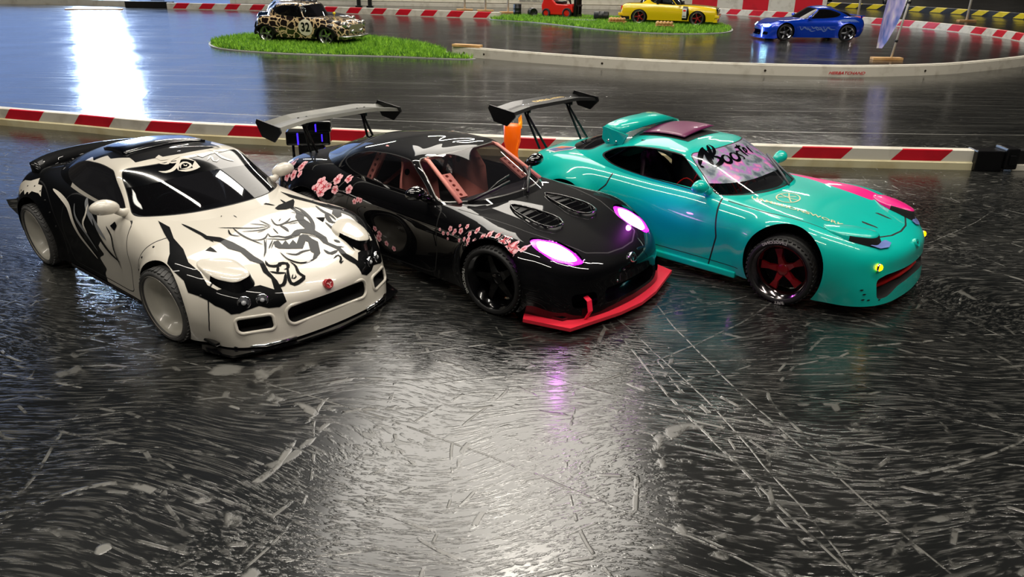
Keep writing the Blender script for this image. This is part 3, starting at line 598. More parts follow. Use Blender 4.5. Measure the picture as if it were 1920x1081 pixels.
NET_CAB = [
 [(-1.80,0,.85),(-1.58,0,.955),(-1.35,0,1.04),(-1.10,0,1.11),(-.95,0,1.145),(-.8,0,1.17)],
 [(-1.72,.27,.85),(-1.50,.25,.955),(-1.28,.22,1.04),(-1.03,.2,1.11),(-.9,.12,1.15),(-.72,0,1.18)],
 [(-1.52,.50,.85),(-1.33,.46,.94),(-1.12,.42,1.03),(-.92,.37,1.105),(-.78,.22,1.155),(-.62,0,1.19)],
 [(-1.20,.66,.84),(-1.05,.61,.93),(-.92,.55,1.03),(-.77,.48,1.105),(-.66,.28,1.165),(-.54,0,1.198)],
 [(-.80,.72,.80),(-.72,.68,.91),(-.65,.625,1.02),(-.58,.55,1.11),(-.52,.30,1.18),(-.46,0,1.202)],
 [(-.35,.735,.77),(-.35,.70,.89),(-.35,.645,1.01),(-.36,.565,1.118),(-.38,.3,1.185),(-.38,0,1.205)],
 [(.05,.74,.76),(.0,.71,.88),(-.08,.655,1.0),(-.16,.575,1.118),(-.24,.3,1.18),(-.28,0,1.20)],
 [(.40,.755,.745),(.26,.72,.85),(.09,.655,.985),(-.04,.58,1.115),(-.12,.3,1.17),(-.2,0,1.19)],
 [(.56,.705,.75),(.41,.665,.855),(.22,.605,.985),(.03,.54,1.112),(-.05,.3,1.165),(-.12,0,1.185)],
 [(.80,.42,.76),(.62,.41,.865),(.39,.37,.995),(.12,.34,1.122),(.0,.2,1.16),(-.06,0,1.175)],
 [(.88,0,.765),(.69,0,.875),(.44,0,1.005),(.16,0,1.13),(.04,0,1.162),(-.02,0,1.172)],
]
FX, RX = 1.25, -1.25
def rr(V2, c, hw, r):
    """rounded rectangle signed distance"""
    q = np.abs(V2-np.array(c))-np.array(hw)+r
    return np.minimum(np.maximum(q[:, 0], q[:, 1]), 0)+np.hypot(np.maximum(q[:, 0], 0), np.maximum(q[:, 1], 0))-r
def arch(V, x0=FX, r=.355, z0=.325): return np.hypot(V[:, 0]-x0, V[:, 2]-z0)-r
side = lambda V: np.abs(V[:, 1]) > .55
def g_wind(V): return np.maximum(rr(np.stack([V[:, 3]-10.0, V[:, 1]*0], 1), (0, 0), (2.42, 9), .0), 0)*0+np.maximum(np.abs(10-V[:, 3])-2.25, np.maximum(.42-V[:, 4], V[:, 4]-3.05))
UVW = rounded([(7.72, .60), (7.90, 3.02), (12, 3.12), (12, .52)], 4, .10)
UVS = rounded([(7.30, .62), (7.42, 1.5), (7.16, 2.80), (5.0, 2.86), (3.9, 2.72), (3.28, 2.1), (3.10, 1.2), (3.9, .72), (5.5, .55)], 4, .30)
UVR = rounded([(-3, .35), (1.6, .42), (2.3, 1.1), (2.2, 2.0), (1.5, 3.0), (-3, 3.1)], 4, .25)
f_wind = lambda V: poly_sd(UVW, UV(V)); f_side = lambda V: poly_sd(UVS, UV(V)); f_rear = lambda V: poly_sd(UVR, UV(V))
def wheel_parts(car, style, spots):
    """wheel (rim and spokes) with its tyre as sub-part"""
    Rt, Rr, Wd = .31, .262, .27
    tread = MB(); prof = [(Rr-.012, -Wd/2+.02), (Rr+.004, -Wd/2+.002), (Rr+.022, -Wd/2-.004), (Rt-.016, -Wd/2+.006), (Rt-.002, -Wd/2+.03), (Rt, -Wd*.25), (Rt, -.045), (Rt-.008, -.038), (Rt-.008, -.03), (Rt, -.024), (Rt, .024), (Rt-.008, .03), (Rt-.008, .038), (Rt, .045), (Rt, Wd*.25), (Rt-.002, Wd/2-.03), (Rt-.016, Wd/2-.006), (Rr+.022, Wd/2+.004), (Rr+.004, Wd/2-.002), (Rr-.012, Wd/2-.02)]
    tread.lathe(prof, 'y', 64, 0, closed=True)
    for k in range(44):                                # slanted tread blocks
        a = 2*PI*k/44
        for sg in (-1, 1):
            M = Matrix.Rotation(a, 4, 'Y') @ Matrix.Translation((0, sg*.083, Rt-.001)) @ Matrix.Rotation(sg*.45, 4, 'Z'); k0 = len(tread.V)
            tread.box((-.0135, -.037, -.006), (.0135, .037, .004)); tread.xf(M, k0)
    rim = MB()
    if style == 'dish':
        rim.lathe([(Rr, Wd/2), (Rr+.006, Wd/2-.012), (Rr-.018, Wd/2-.02), (Rr-.03, Wd/2-.035), (Rr-.045, .05), (.19, -.01), (.10, -.03), (.05, -.03), (.05, -.015), (.0001, -.012)], 'y', 56)
        rim.lathe([(Rr, -Wd/2), (Rr+.004, -Wd/2+.01), (Rr-.03, -Wd/2+.03), (Rr-.04, .04)], 'y', 40)
        k0 = len(rim.V); rim.lathe([(.0001, -.03), (.016, -.03), (.016, .006), (.0001, .008)], 'y', 6, 1)
    else:
        rim.lathe([(Rr, Wd/2), (Rr+.006, Wd/2-.01), (Rr-.012, Wd/2-.016), (Rr-.018, Wd/2-.03), (Rr-.03, Wd/2-.034), (Rr-.036, .045), (Rr-.05, .035), (Rr-.055, -.06), (Rr-.01, -Wd/2+.03), (Rr, -Wd/2)], 'y', 64, 0)
        rim.lathe([(.2, -.055), (.0001, -.055)], 'y', 32, 2)                       # dark back face with the hub
        rim.lathe([(.058, -.03), (.058, .035), (.045, .045), (.0001, .047)], 'y', 24, 1)
        n = 5
        for k in range(n):
            a = 2*PI*k/n+.3; M = Matrix.Rotation(a, 4, 'Y'); k0 = len(rim.V)
            if style == 'star':
                rim.add([(-.034, .03, .03), (.034, .03, .03), (.018, .050, .12), (-.018, .050, .12), (.036, .040, .198), (-.036, .040, .198), (-.034, -.0, .03), (.034, -.0, .03), (.018, .0, .13), (-.018, .0, .13), (.034, .0, .198), (-.034, .0, .198)],
                        [[0, 1, 2, 3], [3, 2, 4, 5], [1, 7, 8, 2], [2, 8, 10, 4], [0, 3, 9, 6], [3, 5, 11, 9], [5, 4, 10, 11], [6, 9, 8, 7], [9, 11, 10, 8]], 1)
            else:
                rim.add([(-.045, .03, .03), (.045, .03, .03), (.030, .045, .12), (-.030, .045, .12), (.020, .050, .22), (-.020, .050, .22), (-.045, -.01, .03), (.045, -.01, .03), (.030, -.01, .12), (-.030, -.01, .12), (.024, .0, .22), (-.024, .0, .22)],
                        [[0, 1, 2, 3], [3, 2, 4, 5], [1, 7, 8, 2], [2, 8, 10, 4], [0, 3, 9, 6], [3, 5, 11, 9], [5, 4, 10, 11], [6, 9, 8, 7], [9, 11, 10, 8]], 1)
            rim.xf(M, k0)
        for k in range(n):
            a = 2*PI*(k+.5)/n+.3; k0 = len(rim.V); rim.lathe([(.0001, .044), (.008, .044), (.008, .03)], 'y', 8, 0, (math.sin(a)*.042, 0, math.cos(a)*.042))
    rmats, tmat = spots['mats'], spots['tyre']; out = []
    first = None
    for x, y, st, cam_ in spots['pos']:
        if first is None:
            r = rim.build('wheel', rmats, car, sc=.1); tmesh = tread.build('tire', [tmat, M_letter], r, sc=.1); first = (r, tmesh)
            if spots.get('text'):
                tb = MB(); 
                for word, a0 in spots['text']:
                    V, F = text_shape(word, .046, bold=.001, shear=.2); k0 = len(tb.V)
                    VV = []
                    for vx, vy, _ in V: a = a0+vx/.286; rad = .286+vy*.8; VV.append((math.sin(a)*rad, Wd/2+.0042, math.cos(a)*rad))
                    tb.add(VV, F, 0)
                # lettering belongs to the tyre surface
                k = len(tread.V); tread.add(tb.V, tb.F, 1); 
                bpy.data.objects.remove(tmesh); tmesh = tread.build('tire', [tmat, M_letter], r, sc=.1); first = (r, tmesh)
        else:
            r = first[0].copy(); C.objects.link(r); r.parent = car; t2 = first[1].copy(); C.objects.link(t2); t2.parent = r
        r.location = (x*.1, y*.1, .031)
        r.rotation_euler = (cam_*(1 if y > 0 else -1), 0, st+(0 if y > 0 else PI)) if y > 0 else (-cam_, 0, st+PI)
        out.append(r)
    return out
M_letter = mat('tyre_lettering', '#c9c9c4', .5)
M_tyre = mat('tyre_rubber', '#141415', .6); M_tyreW = wear(mat('worn_tyre_rubber', '#3a3a3a', .55), 40, '#565553'); M_dark = mat('dark_inside', '#070708', .8); M_gap = mat('panel_gap', '#050506', .6)
M_gloss = mat('gloss_black', '#08080a', .12, coat=1)
def glass(name, tint='#ffffff', a=.25, rough=.02):
    m = bpy.data.materials.new(name); m.use_nodes = True; n, l = m.node_tree.nodes, m.node_tree.links; n.clear()
    out = n.new('ShaderNodeOutputMaterial'); mx = n.new('ShaderNodeMixShader'); tr = n.new('ShaderNodeBsdfTransparent'); gl = n.new('ShaderNodeBsdfPrincipled')
    tr.inputs[0].default_value = (*lin(tint), 1); gl.inputs['Base Color'].default_value = (.01, .01, .012, 1); gl.inputs['Roughness'].default_value = rough; gl.inputs['Coat Weight'].default_value = .6
    lw = n.new('ShaderNodeLayerWeight'); lw.inputs[0].default_value = .25; mr = n.new('ShaderNodeMapRange'); mr.inputs[3].default_value = a; mr.inputs[4].default_value = min(1, a+.55)
    l.new(lw.outputs['Fresnel'], mr.inputs[0]); l.new(mr.outputs[0], mx.inputs[0]); l.new(tr.outputs[0], mx.inputs[1]); l.new(gl.outputs[0], mx.inputs[2]); l.new(mx.outputs[0], out.inputs[0])
    return m
def flare(V, x0, amt, r=.36, w=.085, z0=.325):
    d = np.hypot(V[:, 0]-x0, V[:, 2]-z0); s = np.abs(V[:, 1]) > .6
    k = np.exp(-((np.maximum(d-r, 0))/w)**2)*np.clip((np.abs(V[:, 1])-.62)/.2, 0, 1)*(V[:, 2] > .05)
    V[:, 1] += np.sign(V[:, 1])*amt*k*s; return V
def base_body(amtf, amtr, archf=.355, archr=.355, dz=0, netmod=None):
    nb = [[list(p) for p in c] for c in NET_BODY]
    if netmod: nb = netmod(nb)
    b = Surf.net(nb, 9, 13); g = Surf.net(NET_CAB, 9, 13); g.V[:, 2] += dz
    flare(b.V, FX, amtf, archf); flare(b.V, RX, amtr, archr)
    b.cut(lambda V: arch(V, FX, archf), side, drop='in'); b.cut(lambda V: arch(V, RX, archr), side, drop='in')
    return b, g
CABHOLE = rounded([(-1.5, 0), (-1.2, .55), (-.8, .66), (.4, .67), (.56, .6), (.76, 0), (.56, -.6), (.4, -.67), (-.8, -.66), (-1.2, -.55)], 4, .3)
def split_glass(g, car, mats_glass, gasket_mi, gk=(.07, .07, .07), drop=()):
    """cuts the windows out of the cabin shell and builds them as parts"""
    parts = []
    for fn, nm, w, gm in ((f_wind, 'windshield', gk[0], 0), (f_side, 'side_window', gk[1], 1), (f_rear, 'rear_window', gk[2], 2)):
        reg = (lambda V: (V[:, 3] > 6.9)) if nm == 'windshield' else ((lambda V: V[:, 3] < 8.2) if nm == 'side_window' else (lambda V: V[:, 3] < 3.1))
        w_ = g.copy().cut(fn, reg, drop='out')
        g.cut(lambda V: fn(V)-w, reg, mi=gasket_mi[gm] if isinstance(gasket_mi, tuple) else gasket_mi); g.cut(fn, reg, drop='in')
        if nm in drop: continue
        if nm == 'side_window':
            for sg in (1, -1):
                p = w_.copy(); p.F = [f for f in p.F if sum(p.V[k][1] for k in f)*sg > 0]; p.M = [0]*len(p.F); parts.append((nm, p, gm))
        else: parts.append((nm, w_, gm))
    return parts
def liner(car, x0, r, name='wheel_well'):
    m = MB()
    for sg in (-1, 1):
        P = []
        for k in range(19): a = PI*(-.10+1.2*k/18); P.append((x0+math.cos(a)*r, .325+math.sin(a)*r))
        V = [(x, sg*.84, z) for x, z in P]+[(x, sg*.52, z) for x, z in P]; n = len(P)
        m.add(V, [[i, i+1, n+i+1, n+i] for i in range(n-1)]+[list(range(n, 2*n))], 0, True)
    return m.build(name, M_dark, car, sc=.1, recalc=False)
def tub(car, m=None):
    """chassis plate, inner floor and firewalls, drift car running gear"""
    b = MB().box((-1.75, -.62, .13), (1.85, .62, .19), 0, .01).box((-.95, -.66, .19), (.55, .66, .40), 0, .02).box((-1.75, -.55, .19), (-1.0, .55, .66), 0, .02).box((.62, -.55, .19), (1.55, .55, .56), 0, .02)
    b.tube([(-1.25, -.8, .31), (-1.25, .8, .31)], .03).tube([(1.25, -.8, .31), (1.25, .8, .31)], .03)
    return b.build('chassis', m or M_dark, car, sc=.1)
def mirrors(car, m, glass_m=None, x=.31, z=.90, y0=.72):
    for sg in (-1, 1):
        b = MB(); bm = bmesh.new(); bmesh.ops.create_uvsphere(bm, u_segments=20, v_segments=12, radius=1)
        V = [];
        for v in bm.verts:
            c = v.co; sx_ = .09*(1.0 if c.x > 0 else .35); V.append((x+c.x*sx_-abs(c.y)*.01, sg*(y0+.16)+sg*0+c.y*.125, z+c.z*.066-(c.y*sg < 0)*abs(c.y)*.02))
        bm.verts.index_update(); b.add(V, [[v.index for v in f.verts] for f in bm.faces], 0, True); bm.free()
        b.tube([(x+.02, sg*(y0-.03), z-.085), (x+.02, sg*(y0+.04), z-.07), (x+.01, sg*(y0+.10), z-.03)], [.045, .034, .03], 12)
        b.lathe([(.0001, -.028), (.05, -.028)], 'x', 20, 1, (x, sg*(y0+.165), z))
        b.build('side_mirror', [m, M_chr], car, sc=.1)
def badge(car, x, z, r, m, m2, tilt=.5):
    b = MB().lathe([(.0001, .012), (r*.7, .012), (r*.85, .02), (r, .012), (r, -.02)], 'x', 24, 0)
    V = [(.018, y, z_) for y, z_ in ((-r*.7, r*.15), (-r*.2, r*.35), (0, -.1*r), (r*.2, r*.35), (r*.7, r*.15), (r*.25, -.0), (0, -r*.5), (-r*.25, 0))]
    b.add(V, [[0, 1, 2, 7], [2, 3, 4, 5], [7, 2, 5, 6]], 1)
    o = b.build('badge', [m, m2], car, sc=.1); o.location = (x*.1, 0, z*.1); o.rotation_euler = (0, -tilt, 0); return o
def dots(parent, name, pts, r, m):
    """small round heads, each an object of its own"""
    first = None
    for p in pts:
        if first is None: first = MB().add(*_ball((0, 0, 0), r), 0, True).build(name, m, parent, sc=.1); o = first
        else: o = first.copy(); C.objects.link(o); o.parent = parent
        o.location = (p[0]*.1, p[1]*.1, p[2]*.1)
def _ball(c, r, n=8):
    V = []; F = []
    for i in range(n//2+1):
        th = PI*i/(n//2)
        for k in range(n): a = 2*PI*k/n; V.append((c[0]+r*math.sin(th)*math.cos(a), c[1]+r*math.sin(th)*math.sin(a), c[2]+r*math.cos(th)))
    for i in range(n//2):
        for k in range(n): F.append([i*n+k, i*n+(k+1) % n, (i+1)*n+(k+1) % n, (i+1)*n+k])
    return V, F
def seat(car, x, y, m, tall=1.0, nm='seat'):
    """bucket seat"""
    b = MB(); prof = [(-.02, .42, .20), (.10, .40, .22), (.22, .40, .22)]
    # shell as a bent sheet with bolsters
    rows = [(.30, .30, .20), (.12, .27, .22), (-.04, .30, .23), (-.12, .42, .22), (-.16, .58, .23), (-.20, .72, .25), (-.23, .80, .21), (-.26, .90, .15), (-.28, .97, .13), (-.285, 1.01, .09)]
    V = []; n = 9
    for dx, z, w in rows:
        for k in range(n):
            t = -1+2*k/(n-1); V.append((x+dx+.07*t**4*(1 if z > .35 else 0), y+t*w, z*tall+.05*t**4*(1 if z < .4 else 0)))
    N = len(V); V2 = [(a-.03, b_, c-.02) for a, b_, c in V]; m_ = len(rows)
    F = [[i*n+k, i*n+k+1, (i+1)*n+k+1, (i+1)*n+k] for i in range(m_-1) for k in range(n-1)]
    F += [[N+i for i in f][::-1] for f in F]
    ring = [k for k in range(n)]+[i*n+n-1 for i in range(1, m_)]+[(m_-1)*n+k for k in range(n-2, -1, -1)]+[i*n for i in range(m_-2, 0, -1)]
    F += [[ring[i], ring[(i+1) % len(ring)], N+ring[(i+1) % len(ring)], N+ring[i]] for i in range(len(ring))]
    b.add(V+V2, F, 0, True)
    for sg in (-1, 1): b.lathe([(.0001, 0), (.032, 0), (.032, .006)], 'x', 14, 1, (x-.225, y+sg*.08, .82*tall))
    return b.build(nm, [m, M_dark], car, sc=.1)
def dash(car, m, y=.34):
    b = MB().prism([(.35, .62), (.70, .60), (.72, .74), (.55, .765), (.38, .74)], -.62, .62, 'xz')
    b.build('dashboard', m, car, sc=.1)
def steering(car, y, m):
    b = MB(); pts = [(0, .155*math.cos(a), .155*math.sin(a)) for a in np.linspace(0, 2*PI, 33)]; b.tube(pts, .017, 8, cap=False)
    for a in (PI/2, PI*7/6, -PI/6): b.tube([(0, 0, 0), (0, .15*math.cos(a), .15*math.sin(a))], .014, 6)
    b.tube([(-.01, 0, 0), (.18, 0, 0)], .02, 8)
    o = b.build('steering_wheel', m, car, sc=.1); o.location = (.026, y*.1, .076); o.rotation_euler = (0, R(22), 0)
def wing(car, x, z, span, m, m_end, chord=.30, supports=.42, foot=(-1.8, .86), drop=.13, tip='plate', style='v'):
    b = MB(); n = 24; V = []; sec = [(0, 0), (.02, .022), (.12, .020), (.22, .004), (.30, .03), (.31, .045), (.22, .016), (.12, .030), (.02, .034)]
    for k in range(n+1):
        t = -1+2*k/n; y = t*span; e = max(0, abs(t)-.55)/.45; dz = -drop*.35*(e**1.0); fx = chord/.31*(1-.0*e)
        for sx_, sz in sec: V.append((x+chord*.5-sx_*fx, y, z+dz+sz))
    k_ = len(sec); F = [[i*k_+j, (i+1)*k_+j, (i+1)*k_+(j+1) % k_, i*k_+(j+1) % k_] for i in range(n) for j in range(k_)]+[list(range(k_)), [n*k_+j for j in range(k_)][::-1]]
    b.add(V, F, 0, False); root = b.build('rear_wing', [m], car, sc=.1)
    for sg in (-1, 1):
        zz = z-drop*.35
        MB().prism([(x+chord*.62, zz+.00), (x+chord*.55, zz+.05), (x-chord*.55, zz+.09), (x-chord*.62, zz+.05), (x-chord*.35, zz-.09), (x+chord*.25, zz-.12)], sg*span-.008, sg*span+.008, 'xz').build('end_plate', m_end, root, sc=.1)
        y = sg*supports; fx, fz = foot
        s = MB().tube([(x+.07, y, z-.005), (x+.05, y, z-.09), (fx+.06, y, fz)], .014, 8).tube([(x-.03, y, z+.005), (x+.02, y, z-.09), (fx-.07, y, fz)], .014, 8).box((x-.06, y-.012, z-.06), (x+.09, y+.012, z+.012), 0, .006)
        s.build('wing_stand', M_blk, root, sc=.1)
    return root

# ------------------------------------------------------------------ the three rotary coupes
def place(car, x, y, yaw): car.location = (x, y, 0); car.rotation_euler = (0, 0, yaw)
# ---- black coupe in the middle
def front_ducts(b, spec, mi_edge=None):
    """open the front bumper: rounded openings in the front projection (y, z)"""
    for (cy, cz, hw, hh, r) in spec:
        fn = lambda V, cy=cy, cz=cz, hw=hw, hh=hh, r=r: rr(YZ(V), (cy, cz), (hw, hh), r)
        b.cut(fn, lambda V: (V[:, 0] > 1.62) & (V[:, 2] < .5), drop='in')
M_bpaint = mat('black_car_paint', '#030305', .5, coat=1, coatr=.015, spec=.05); M_wpaint = mat('white_car_paint', '#dfd9cc', .3, coat=1, coatr=.02)
M_tpaint = mat('teal_car_paint', '#03c0b2', .35, spec=.2, coat=.9, coatr=.03)
M_salmon = mat('salmon_plastic', '#f59e90', .5); M_pink = mat('cherry_pink', '#f2b6bd', .4); M_pinkc = mat('cherry_red_centre', '#c2273d', .4); M_branch = mat('branch_grey', '#5a5556', .4)
SPL_BLK = [(1.56, .84), (1.64, .97), (2.05, .86), (2.19, .30), (2.22, 0)]
VENT = [(.90, .26), (1.05, .36), (1.34, .41), (1.48, .34), (1.48, .20), (1.36, .12), (1.05, .17)]
def splitter(car, pts, z0, z1, m, up=0, name='front_splitter'):
    P = pts+[(x, -y) for x, y in pts[::-1][1:]]; inner = [(x-.30, y*.82) for x, y in P]
    b = MB(); n = len(P); V = [(x, y, z0) for x, y in P]+[(x, y, z1) for x, y in P]+[(x, y, z0) for x, y in inner]+[(x, y, z1+up) for x, y in inner]
    F = []
    for i in range(n-1): F += [[i, i+1, n+i+1, n+i], [n+i, n+i+1, 3*n+i+1, 3*n+i], [2*n+i, 2*n+i+1, i+1, i], [2*n+i, 3*n+i, 3*n+i+1, 2*n+i+1]]
    F += [[0, n, 3*n, 2*n], [n-1, 3*n-1, 4*n-1, 2*n-1]]
    b.add(V, F); return b.build(name, m, car, sc=.1)
def car_black():
    car = tag(empty('drift_car'), 'black toy coupe with pink cherry blossoms, glowing purple headlights and red front lip', 'toy car', 'drift coupes lined up on the dark floor')
    b, g = base_body(.045, .05)
    front_ducts(b, [(0, .235, .40, .065, .05), (-.60, .24, .11, .06, .04), (.60, .24, .11, .06, .04)])
    b.cut(lambda V: poly_sd(CABHOLE, XY(V)), lambda V: V[:, 2] > .7, drop='in')
    # hood outline, hood vents, door gaps, headlight openings
    HL = rounded([(1.44, .66), (1.56, .77), (1.76, .74), (1.91, .60), (1.92, .50), (1.78, .45), (1.60, .48)], 5, .35)
    for sg in (-1, 1):
        b.cut(lambda V: poly_sd(HL*np.array([1, sg]), XY(V)), lambda V: (V[:, 2] > .42), drop='in')
    hood = [(.64, .70), (1.0, .66), (1.35, .60), (1.60, .50), (1.86, .40), (1.96, .2), (1.98, 0), (1.96, -.2), (1.86, -.40), (1.60, -.50), (1.35, -.60), (1.0, -.66), (.64, -.70)]
    b.gap(hood, XY, .006, 1, lambda V: (V[:, 2] > .48) & (V[:, 0] > .45))
    dr = rounded([(.50, .16), (.56, .45), (.52, .78), (-.66, .82), (-.72, .45), (-.66, .16)], 4, .12)
    for sg in (-1, 1):
        vent = rounded([(x, y*sg) for x, y in VENT], 4, .3)
        b.cut(lambda V: poly_sd(vent, XY(V)), lambda V: (V[:, 2] > .6), mi=1)
    D = Decal(b.bvh(), (0, 0, 0), (1, 0, 0), (0, 0, 1), (0, 1, 0), .003)        # on the right flank
    T = Decal(b.bvh(), (0, 0, 0), (1, 0, 0), (0, 1, 0), (0, 0, -1), .004)       # from above
    rnd = random.Random(3)
    def blossom(Dc, x, y, r, a0=None):
        a0 = rnd.random()*6 if a0 is None else a0
        for k in range(5):
            a = a0+2*PI*k/5; c = (x+math.cos(a)*r*.52, y+math.sin(a)*r*.52)
            P = [(c[0]+math.cos(t)*r*.46*(1+.12*math.cos(t-a)), c[1]+math.sin(t)*r*.46) for t in np.linspace(0, 2*PI, 9)[:-1]]
            V, F = Dc.fill(P, r*.6); b.addmesh(V, F, 2)
        o = Dc.off; Dc.off = o+.0025
        for k in range(5):
            a = a0+2*PI*(k+.5)/5
            V, F = Dc.stroke([(x, y), (x+math.cos(a)*r*.6, y+math.sin(a)*r*.6)], r*.16, r*.3); b.addmesh(V, F, 3)
        V, F = Dc.fill([(x+math.cos(t)*r*.2, y+math.sin(t)*r*.2) for t in np.linspace(0, 2*PI, 7)[:-1]], r); b.addmesh(V, F, 3); Dc.off = o
    # branch over the front wheel, up onto the fender
    for st, w in BR_TOP:
        V, F = T.stroke(st, w, .03); b.addmesh(V, F, 4)
    for x, y, r in BL_TOP: blossom(T, x, y, r)
    for st, w in BR_SIDE:
        V, F = D.stroke(st, w, .03); b.addmesh(V, F, 4)
    for x, y, r in BL_SIDE: blossom(D, x, y, r)
    b.gap(np.vstack([dr, dr[:1]]), XZ, .006, 1, lambda V: (np.abs(V[:, 1]) > .7) & (V[:, 3] > -5))
    parts = split_glass(g, car, None, (5, 1, 1))
    b.join(g); b.build('body_shell', [M_bpaint, M_gap, M_pink, M_pinkc, M_branch, M_trim], car)
    GL = [glass('clear_windshield', '#e9e4e6', .10), glass('clear_window', '#e9e4e6', .10), glass('dark_rear_glass', '#3a3c42', .5)]
    for nm, p, k in parts: p.build(nm, GL[k], car)
    for x0 in (FX, RX): liner(car, x0, .36)
    tub(car)
    # hood vent slats
    for sg in (-1, 1):
        s = MB()
        for k in range(7):
            x = .92+.075*k; z = np.interp(x, [.85, 1.25, 1.6], [.772, .728, .66])
            wd_ = .02+.11*min(1, k/3); s.add([(x, sg*(.27-wd_), z+.004), (x+.012, sg*(.27+wd_), z), (x+.055, sg*(.27+wd_), z-.02), (x+.05, sg*(.27-wd_), z-.014)], [[0, 1, 2, 3]], 0)
        pts = [(x, sg*y) for x, y in rounded(VENT, 4, .3)]; pts.append(pts[0])
        s.tube([Vector((x, y, np.interp(x, [.85, 1.0, 1.25, 1.45], [.785, .765, .733, .70]))) for x, y in pts], .009, 6, 0)
        s.build('hood_vent', M_gloss, car, sc=.1, recalc=False)
    # headlights: reflector bowl, glowing lens
    for sg in (-1, 1):
        q = HL*np.array([1, sg]); c = q.mean(0); bowl = MB(); n = len(q)
        def zz(p): return np.interp(p[0], [1.3, 1.5, 1.7, 1.88], [.70, .665, .60, .53])-.10*max(0, (abs(p[1])-.6))
        ring0 = [(p[0], p[1], zz(p)+.004) for p in q]; ring1 = [(c[0]+(p[0]-c[0])*.85, c[1]+(p[1]-c[1])*.85, zz(p)-.05) for p in q]
        bowl.add(ring0+ring1, [[i, (i+1) % n, n+(i+1) % n, n+i] for i in range(n)]+[list(range(n, 2*n))], 0)
        h = bowl.build('headlight', M_gloss, car, sc=.1, recalc=False)
        V = [(c[0]+(p[0]-c[0])*s_, c[1]+(p[1]-c[1])*s_, zz((c[0]+(p[0]-c[0])*s_, 0))+.018*(1-s_**2)-.004-.10*max(0, (abs(c[1]+(p[1]-c[1])*s_)-.6))) for s_ in (1, .75, .5, .25) for p in q]+[(c[0], c[1], zz(c)+.014)]
        F = [[i*n+j, i*n+(j+1) % n, (i+1)*n+(j+1) % n, (i+1)*n+j] for i in range(3) for j in range(n)]+[[3*n+j, 3*n+(j+1) % n, 4*n] for j in range(n)]
        MIx = [0 if i < n*1 else 1 for i in range(len(F))]
        mk('lens', V, F, [M_purple, M_purplew], MIx, h, sc=.1)
        L = bpy.data.lights.new('headlight_glow', 'POINT'); L.energy = .035; L.color = (.8, .1, 1); L.shadow_soft_size = .003
        lo = bpy.data.objects.new('headlight_glow', L); C.objects.link(lo); lo.parent = h; lo.location = (c[0]*.1+.004, c[1]*.1, zz(c)*.1+.012)
    # front lip, tow strap, lower bumper lip, screws
    splitter(car, SPL_BLK, .055, .085, M_lip, .0)
    splitter(car, [(1.58, .82), (1.64, .86), (1.92, .79), (2.09, .30), (2.12, 0)], .086, .11, M_gloss, .02, name='bumper_chin')
    V = []; 
    s = MB(); pts = [(2.00, -.57, .26), (2.05, -.59, .245), (2.08, -.61, .16), (2.05, -.62, .095)]
    for p in pts: V += [(p[0], p[1]-.028, p[2]), (p[0], p[1]+.028, p[2]), (p[0]-.012, p[1]-.028, p[2]), (p[0]-.012, p[1]+.028, p[2])]
    F = [[4*i, 4*i+1, 4*i+5, 4*i+4] for i in range(3)]+[[4*i+2, 4*i+6, 4*i+7, 4*i+3] for i in range(3)]+[[4*i, 4*i+4, 4*i+6, 4*i+2] for i in range(3)]+[[4*i+1, 4*i+3, 4*i+7, 4*i+5] for i in range(3)]
    s.add(V, F); s.build('tow_strap', M_strap, car, sc=.1)
    dots(car, 'screw_head', [(1.72, -.77, .52), (1.80, -.74, .40), (1.87, -.70, .30), (2.09, -.24, .33), (1.93, -.52, .55)], .014, M_chr)
    badge(car, 2.085, .475, .045, M_chr, M_dark, .45)
    mirrors(car, M_gloss)
    # wiper
    w = MB().tube([(.66, -.56, .815), (.70, -.40, .855), (.715, -.20, .885), (.70, -.02, .905)], .014, 8).tube([(.70, -.36, .86), (.66, -.14, .915), (.63, .06, .94)], .010, 6).tube([(.86, .06, .815), (.74, .22, .880), (.60, .42, .90), (.50, .54, .90)], .014, 8).tube([(.80, .16, .85), (.62, .36, .915), (.50, .46, .93)], .010, 6)
    w.build('wiper', M_blk, car, sc=.1)
    # salmon interior: bucket seats, roll-cage panels with lightening holes
    seat(car, -.02, -.38, M_salmon, 1.12); seat(car, -.02, .36, M_salmon, 1.12); dash(car, mat('grey_dash', '#2c2c33', .7))
    def holed(name, P0, P1, w, n, up, m=M_salmon, th=.02):
        """flat bar from P0 to P1 with n round holes, `up` the direction of its width"""
        P0, P1, up = Vector(P0), Vector(P1), Vector(up); d = (P1-P0); L = d.length; d.normalize(); up = (up-d*up.dot(d)).normalized(); nr = d.cross(up)
        mb = MB(); c = L/n; r = min(w, c)*.28; V = []; F = []
        for i in range(n):
            k0 = len(V); m_ = 16
            for h in (0, th):
                for k in range(m_):
                    a = 2*PI*k/m_; cs, sn = math.cos(a), math.sin(a); q = max(abs(cs), abs(sn))
                    V.append(P0+d*(c*(i+.5)+cs/q*c/2)+up*(sn/q*w/2)+nr*h); V.append(P0+d*(c*(i+.5)+cs*r)+up*(sn*r)+nr*h)
            for h in (0, 1):
                for k in range(m_):
                    a_, b_ = k0+h*2*m_+2*k, k0+h*2*m_+2*((k+1) % m_); F.append([a_, b_, b_+1, a_+1])
            for k in range(m_):
                a_, b_ = k0+2*k, k0+2*((k+1) % m_); F.append([a_+1, b_+1, b_+1+2*m_, a_+1+2*m_]); F.append([a_, b_, b_+2*m_, a_+2*m_])
        mb.add(V, F, 0); return mb.build(name, m, car, sc=.1)
    cage = MB()
